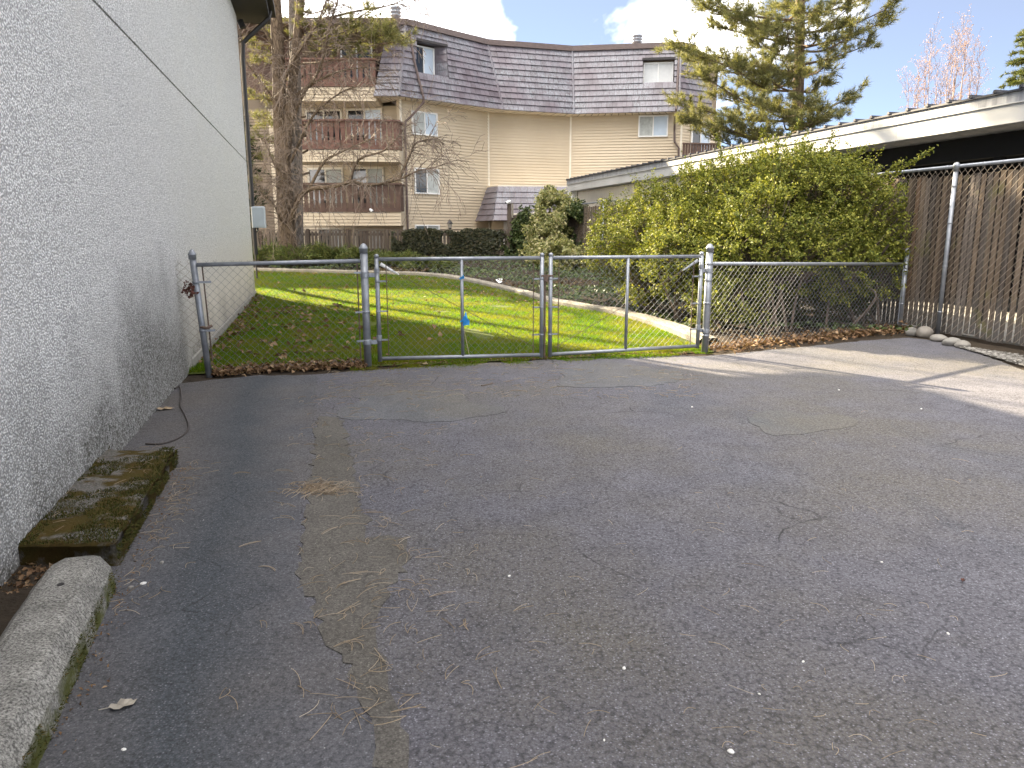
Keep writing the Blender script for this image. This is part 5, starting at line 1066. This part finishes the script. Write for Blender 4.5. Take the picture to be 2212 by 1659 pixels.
# ------------------------------------------------------------------ litter
def scatter(line, n, wd, seed, size, m, name, zup=.03, asp=1.5):
    R_ = np.random.default_rng(seed); P = []
    seg = [(b_ - a).length for a, b_ in zip(line, line[1:])]; tot = sum(seg)
    for _ in range(n):
        x = R_.random() * tot; i = 0
        while x > seg[i] and i < len(seg) - 1: x -= seg[i]; i += 1
        p = line[i].lerp(line[i + 1], min(1, x / seg[i])); nn = Vector((-(line[i + 1] - line[i]).y, (line[i + 1] - line[i]).x, 0)).normalized(); P.append(tuple(p + nn * R_.normal(0, wd) + Vector((0, 0, zg(p.x, p.y) + abs(R_.normal(0, zup)) + .004))))
    P = np.array(P); v, f = leaves(P, np.tile([0., 0, 1], (n, 1)) + R_.normal(size=P.shape) * .45, R_.uniform(*size, n), asp, .35, R_); return tag(np_mesh(name, v, f, M[m]), kind='stuff')
scatter([PG(455, 812), PG(560, 800), PG(690, 796), PG(790, 790)], 1500, .09, 1, (.02, .075), 'litter', 'leaf_litter', .035)
scatter([PG(1535, 758), PG(1640, 745), PG(1750, 735), PG(1860, 722), PG(1950, 712)], 1700, .15, 2, (.02, .085), 'litter', 'leaf_litter', .04)
scatter([L(-1.85, .3), L(-1.8, 4), L(-1.85, 9.5)], 420, .14, 3, (.03, .09), 'litter', 'leaf_litter', .02)
scatter([PG(820, 790), PG(1100, 778), PG(1300, 768), PG(1500, 764)], 420, .06, 4, (.012, .045), 'litter', 'leaf_litter', .01)
scatter([L(-1.2, .8), L(-.6, 3.5), L(-1.0, 7)], 330, .75, 5, (.05, .13), 'litter', 'leaf_litter', .03); scatter([L(-3, 12), L(0, 11.5), L(2, 9), L(3.3, 6)], 160, 1.2, 6, (.04, .09), 'litter', 'leaf_litter', .03)
scatter([L(4.1, 5.4), L(3.2, 9), L(2, 12.7), L(-4, 17)], 420, .10, 12, (.03, .09), 'litter', 'leaf_litter', .02)
scatter([PG(395, 1010), PG(330, 1120), PG(290, 1230), PG(215, 1420), PG(110, 1640)], 260, .035, 7, (.006, .022), 'litter', 'leaf_litter', .006, 2.2)
scatter([PG(15, 1290), PG(90, 1240), PG(150, 1180)], 300, .05, 8, (.01, .04), 'litter', 'leaf_litter', .01)
mb = MB(); mb.prism([Vector((p.x, p.y, .006)) for p in (PG(-60, 1345), PG(60, 1200), PG(150, 1150), PG(190, 1200), PG(150, 1300), PG(-20, 1560))][::-1], (0, 0, .006)); structure(mb.build('dirt_strip', M['soil']))
R8 = random.Random(55)
def needle(q, p, a, ln, bend, r=.0011):
    d = Vector((math.cos(a), math.sin(a), 0)); s_ = Vector((-d.y, d.x, 0)); q.tube([p + d * ln * f + s_ * bend * (f * (1 - f)) * 4 + Vector((0, 0, .003 + .006 * math.sin(f * 3))) for f in (0, .25, .5, .75, 1)], r, 3, False)
q = MB()
for _ in range(230):
    px = R8.gauss(800, 110); py = 860 + 700 * R8.random() ** 1.4; p = PG(px, py, .004)
    a = R8.uniform(0, 6.28); ln = R8.uniform(.05, .13); needle(q, p, a, ln, R8.uniform(-.02, .02))
    if R8.random() < .55: needle(q, p, a + R8.uniform(-.5, .5), ln * R8.uniform(.8, 1), R8.uniform(-.02, .02))
for _ in range(110): p = PG(R8.uniform(900, 2150), R8.uniform(880, 1640), .004); needle(q, p, R8.uniform(0, 6.28), R8.uniform(.03, .1), R8.uniform(-.015, .015), .0009)
for _ in range(300): p = PG(R8.uniform(690, 1500), R8.uniform(785, 860), .004); needle(q, p, R8.gauss(.3, .8), R8.uniform(.05, .15), R8.uniform(-.02, .02), .0016)
for _ in range(110):
    f = R8.random(); p = PG(395, 1000).lerp(PG(240, 1330), f) + U * abs(R8.gauss(0, .09)) + Vector((0, 0, .004)); needle(q, p, R8.uniform(0, 6.28), R8.uniform(.04, .11), R8.uniform(-.02, .02))
for _ in range(26): p = ms.location + Vector((R8.uniform(-.15, .2), R8.uniform(-.8, .7), 0)); p.z = .118; needle(q, p, R8.uniform(0, 6.28), R8.uniform(.05, .1), .01)
tag(q.build('pine_needles', M['needle']), kind='stuff')
q = MB(); c = PG(692, 1058)
for _ in range(200): p = c + Vector((R8.gauss(0, .07), R8.gauss(0, .055), abs(R8.gauss(0, .012)))); needle(q, p, R8.uniform(0, 6.28), R8.uniform(.05, .12), R8.uniform(-.02, .02), .0013)
tag(q.build('needle_pile', M['needle']), 'small heap of tan pine needles on the asphalt left of centre', 'pine needles')
q = MB(); c = PG(1040, 833, .01); X = (PG(1068, 828) - c).normalized(); q.tube([c, c + X * .12, c + X * .2 + V * .06], [.007, .006, .003], 5); q.tube([c + X * .13, c + X * .24 - V * .01], [.005, .002], 5); tag(q.build('stick', M['twig']), 'small forked stick lying on the asphalt in front of the gate', 'stick')
def big_leaf(px, py, ln, rot, m, label, curl=.3):
    c = PG(px, py); out = [(-.5, 0), (-.38, .16), (-.2, .2), (-.05, .34), (.1, .22), (.3, .26), (.36, .1), (.5, .03), (.36, -.12), (.2, -.2), (.05, -.33), (-.12, -.2), (-.3, -.22), (-.42, -.08)]
    q = MB(); ca, sa = math.cos(rot), math.sin(rot); pts = [(0, 0)] + out; vs = [(c.x + ln * (x * ca - y * sa), c.y + ln * (x * sa + y * ca), .008 + ln * curl * (y * y * 2.2 + x * x * .5) + .004 * (i % 3)) for i, (x, y) in enumerate(pts)]
    q.add(vs, [(0, i, i + 1) for i in range(1, 14)] + [(0, 14, 1)]); st = Vector(vs[1]); q.tube([st, st + Vector((-ca, -sa, .05)) * ln * .3], .0015, 4); tag(q.build('dead_leaf', M[m]), label, 'leaf', 'single dead leaves on the asphalt')
big_leaf(266, 1530, .085, .5, 'leaf_grey', 'curled grey dead leaf on the asphalt beside the parking block', .35); big_leaf(357, 886, .15, .1, 'leaf_tan', 'tan dead leaf by the foot of the white wall near the cable', .3)
big_leaf(916, 790, .13, 2.4, 'leaf_tan', 'folded tan dead leaf on the ground under the left gate leaf', .9); big_leaf(2080, 1258, .03, .9, 'rust_leaf', 'tiny brown leaf far right on the open asphalt', .4)
for i, (px, py, s_) in enumerate([(1579, 1626, .011), (1348, 1445, .008), (757, 1564, .006), (283, 1272, .015), (310, 1263, .014), (350, 1218, .014), (268, 1622, .009), (1735, 1430, .006), (2048, 1370, .007), (1905, 1215, .006), (1100, 1245, .007), (1495, 880, .012), (1812, 843, .010), (1990, 884, .010), (1305, 1600, .005), (1640, 1500, .005), (440, 1125, .006), (560, 1390, .005)]):
    bm = bmesh.new(); bmesh.ops.create_icosphere(bm, subdivisions=2, radius=s_)
    for v_ in bm.verts: v_.co = Vector((v_.co.x, v_.co.y * .7, v_.co.z * .55)) * (1 + .35 * mnoise.noise(v_.co.normalized() * 1.3 + Vector((i, 0, 0))))
    me = bpy.data.meshes.new('pebble'); bm.to_mesh(me); bm.free(); me.materials.append(M['pebble' if i not in (3, 5) else 'stone']); o = link('pebble', me); c = PG(px, py); o.location = (c.x, c.y, s_ * .4); o.rotation_euler.z = i
    tag(o, {0: 'largest white stone chip on the asphalt, near the bottom edge', 3: 'smooth grey pebble beside the parking block', 4: 'white crumpled scrap of stone next to the smooth grey pebble', 5: 'blue grey pebble beyond the end of the parking block'}.get(i, 'tiny white stone chip lying loose on the asphalt'), 'pebble', 'loose chips on the asphalt')
q = MB(); c = PT(1080, 606, 20.0); q.add([c + Vector((x, y, z)) for x, y, z in ((-.12, 0, .02), (-.02, -.05, -.07), (.10, 0, -.01), (.08, .06, .04), (-.05, .05, .06))], [(0, 1, 4), (1, 2, 3), (1, 3, 4)]); tag(q.build('paper_scrap', M['paper']), 'white paper scrap lying in the ivy behind the gate', 'litter')
# gravel along the tall fence
R_ = np.random.default_rng(4); vs, fs = [], []; oc = np.array([(1, 0, 0), (0, 1, 0), (-1, 0, 0), (0, -1, 0), (.6, .6, .5), (-.6, .6, .55), (-.6, -.6, .5), (.6, -.6, .55), (0, 0, .9), (0, 0, -.6)]); of = [(0, 4, 7), (0, 1, 4), (1, 5, 4), (1, 2, 5), (2, 6, 5), (2, 3, 6), (3, 7, 6), (3, 0, 7), (4, 5, 8), (5, 6, 8), (6, 7, 8), (7, 4, 8)]
e0, e1 = PG(2085, 752), PG(2300, 815)
for _ in range(2600):
    f = R_.random() * 1.6; p = e0.lerp(e1, f) + U * (R_.random() ** 1.2 * (.05 + .75 * min(1, f * 1.3)) - .08); s_ = R_.uniform(.008, .034) * (1.3 if R_.random() < .12 else 1); a = R_.uniform(0, 6.28); M2 = np.array([[math.cos(a), -math.sin(a), 0], [math.sin(a), math.cos(a), 0], [0, 0, 1]])
    o = len(vs); vs += list((oc * R_.uniform(.75, 1.25, oc.shape) * np.array([1, .75, .6]) * s_) @ M2.T + np.array([p.x, p.y, s_ * .35 + .008])); fs += [tuple(k + o for k in t_) for t_ in of]
tag(np_mesh('gravel', vs, fs, M['gravel']), kind='stuff')
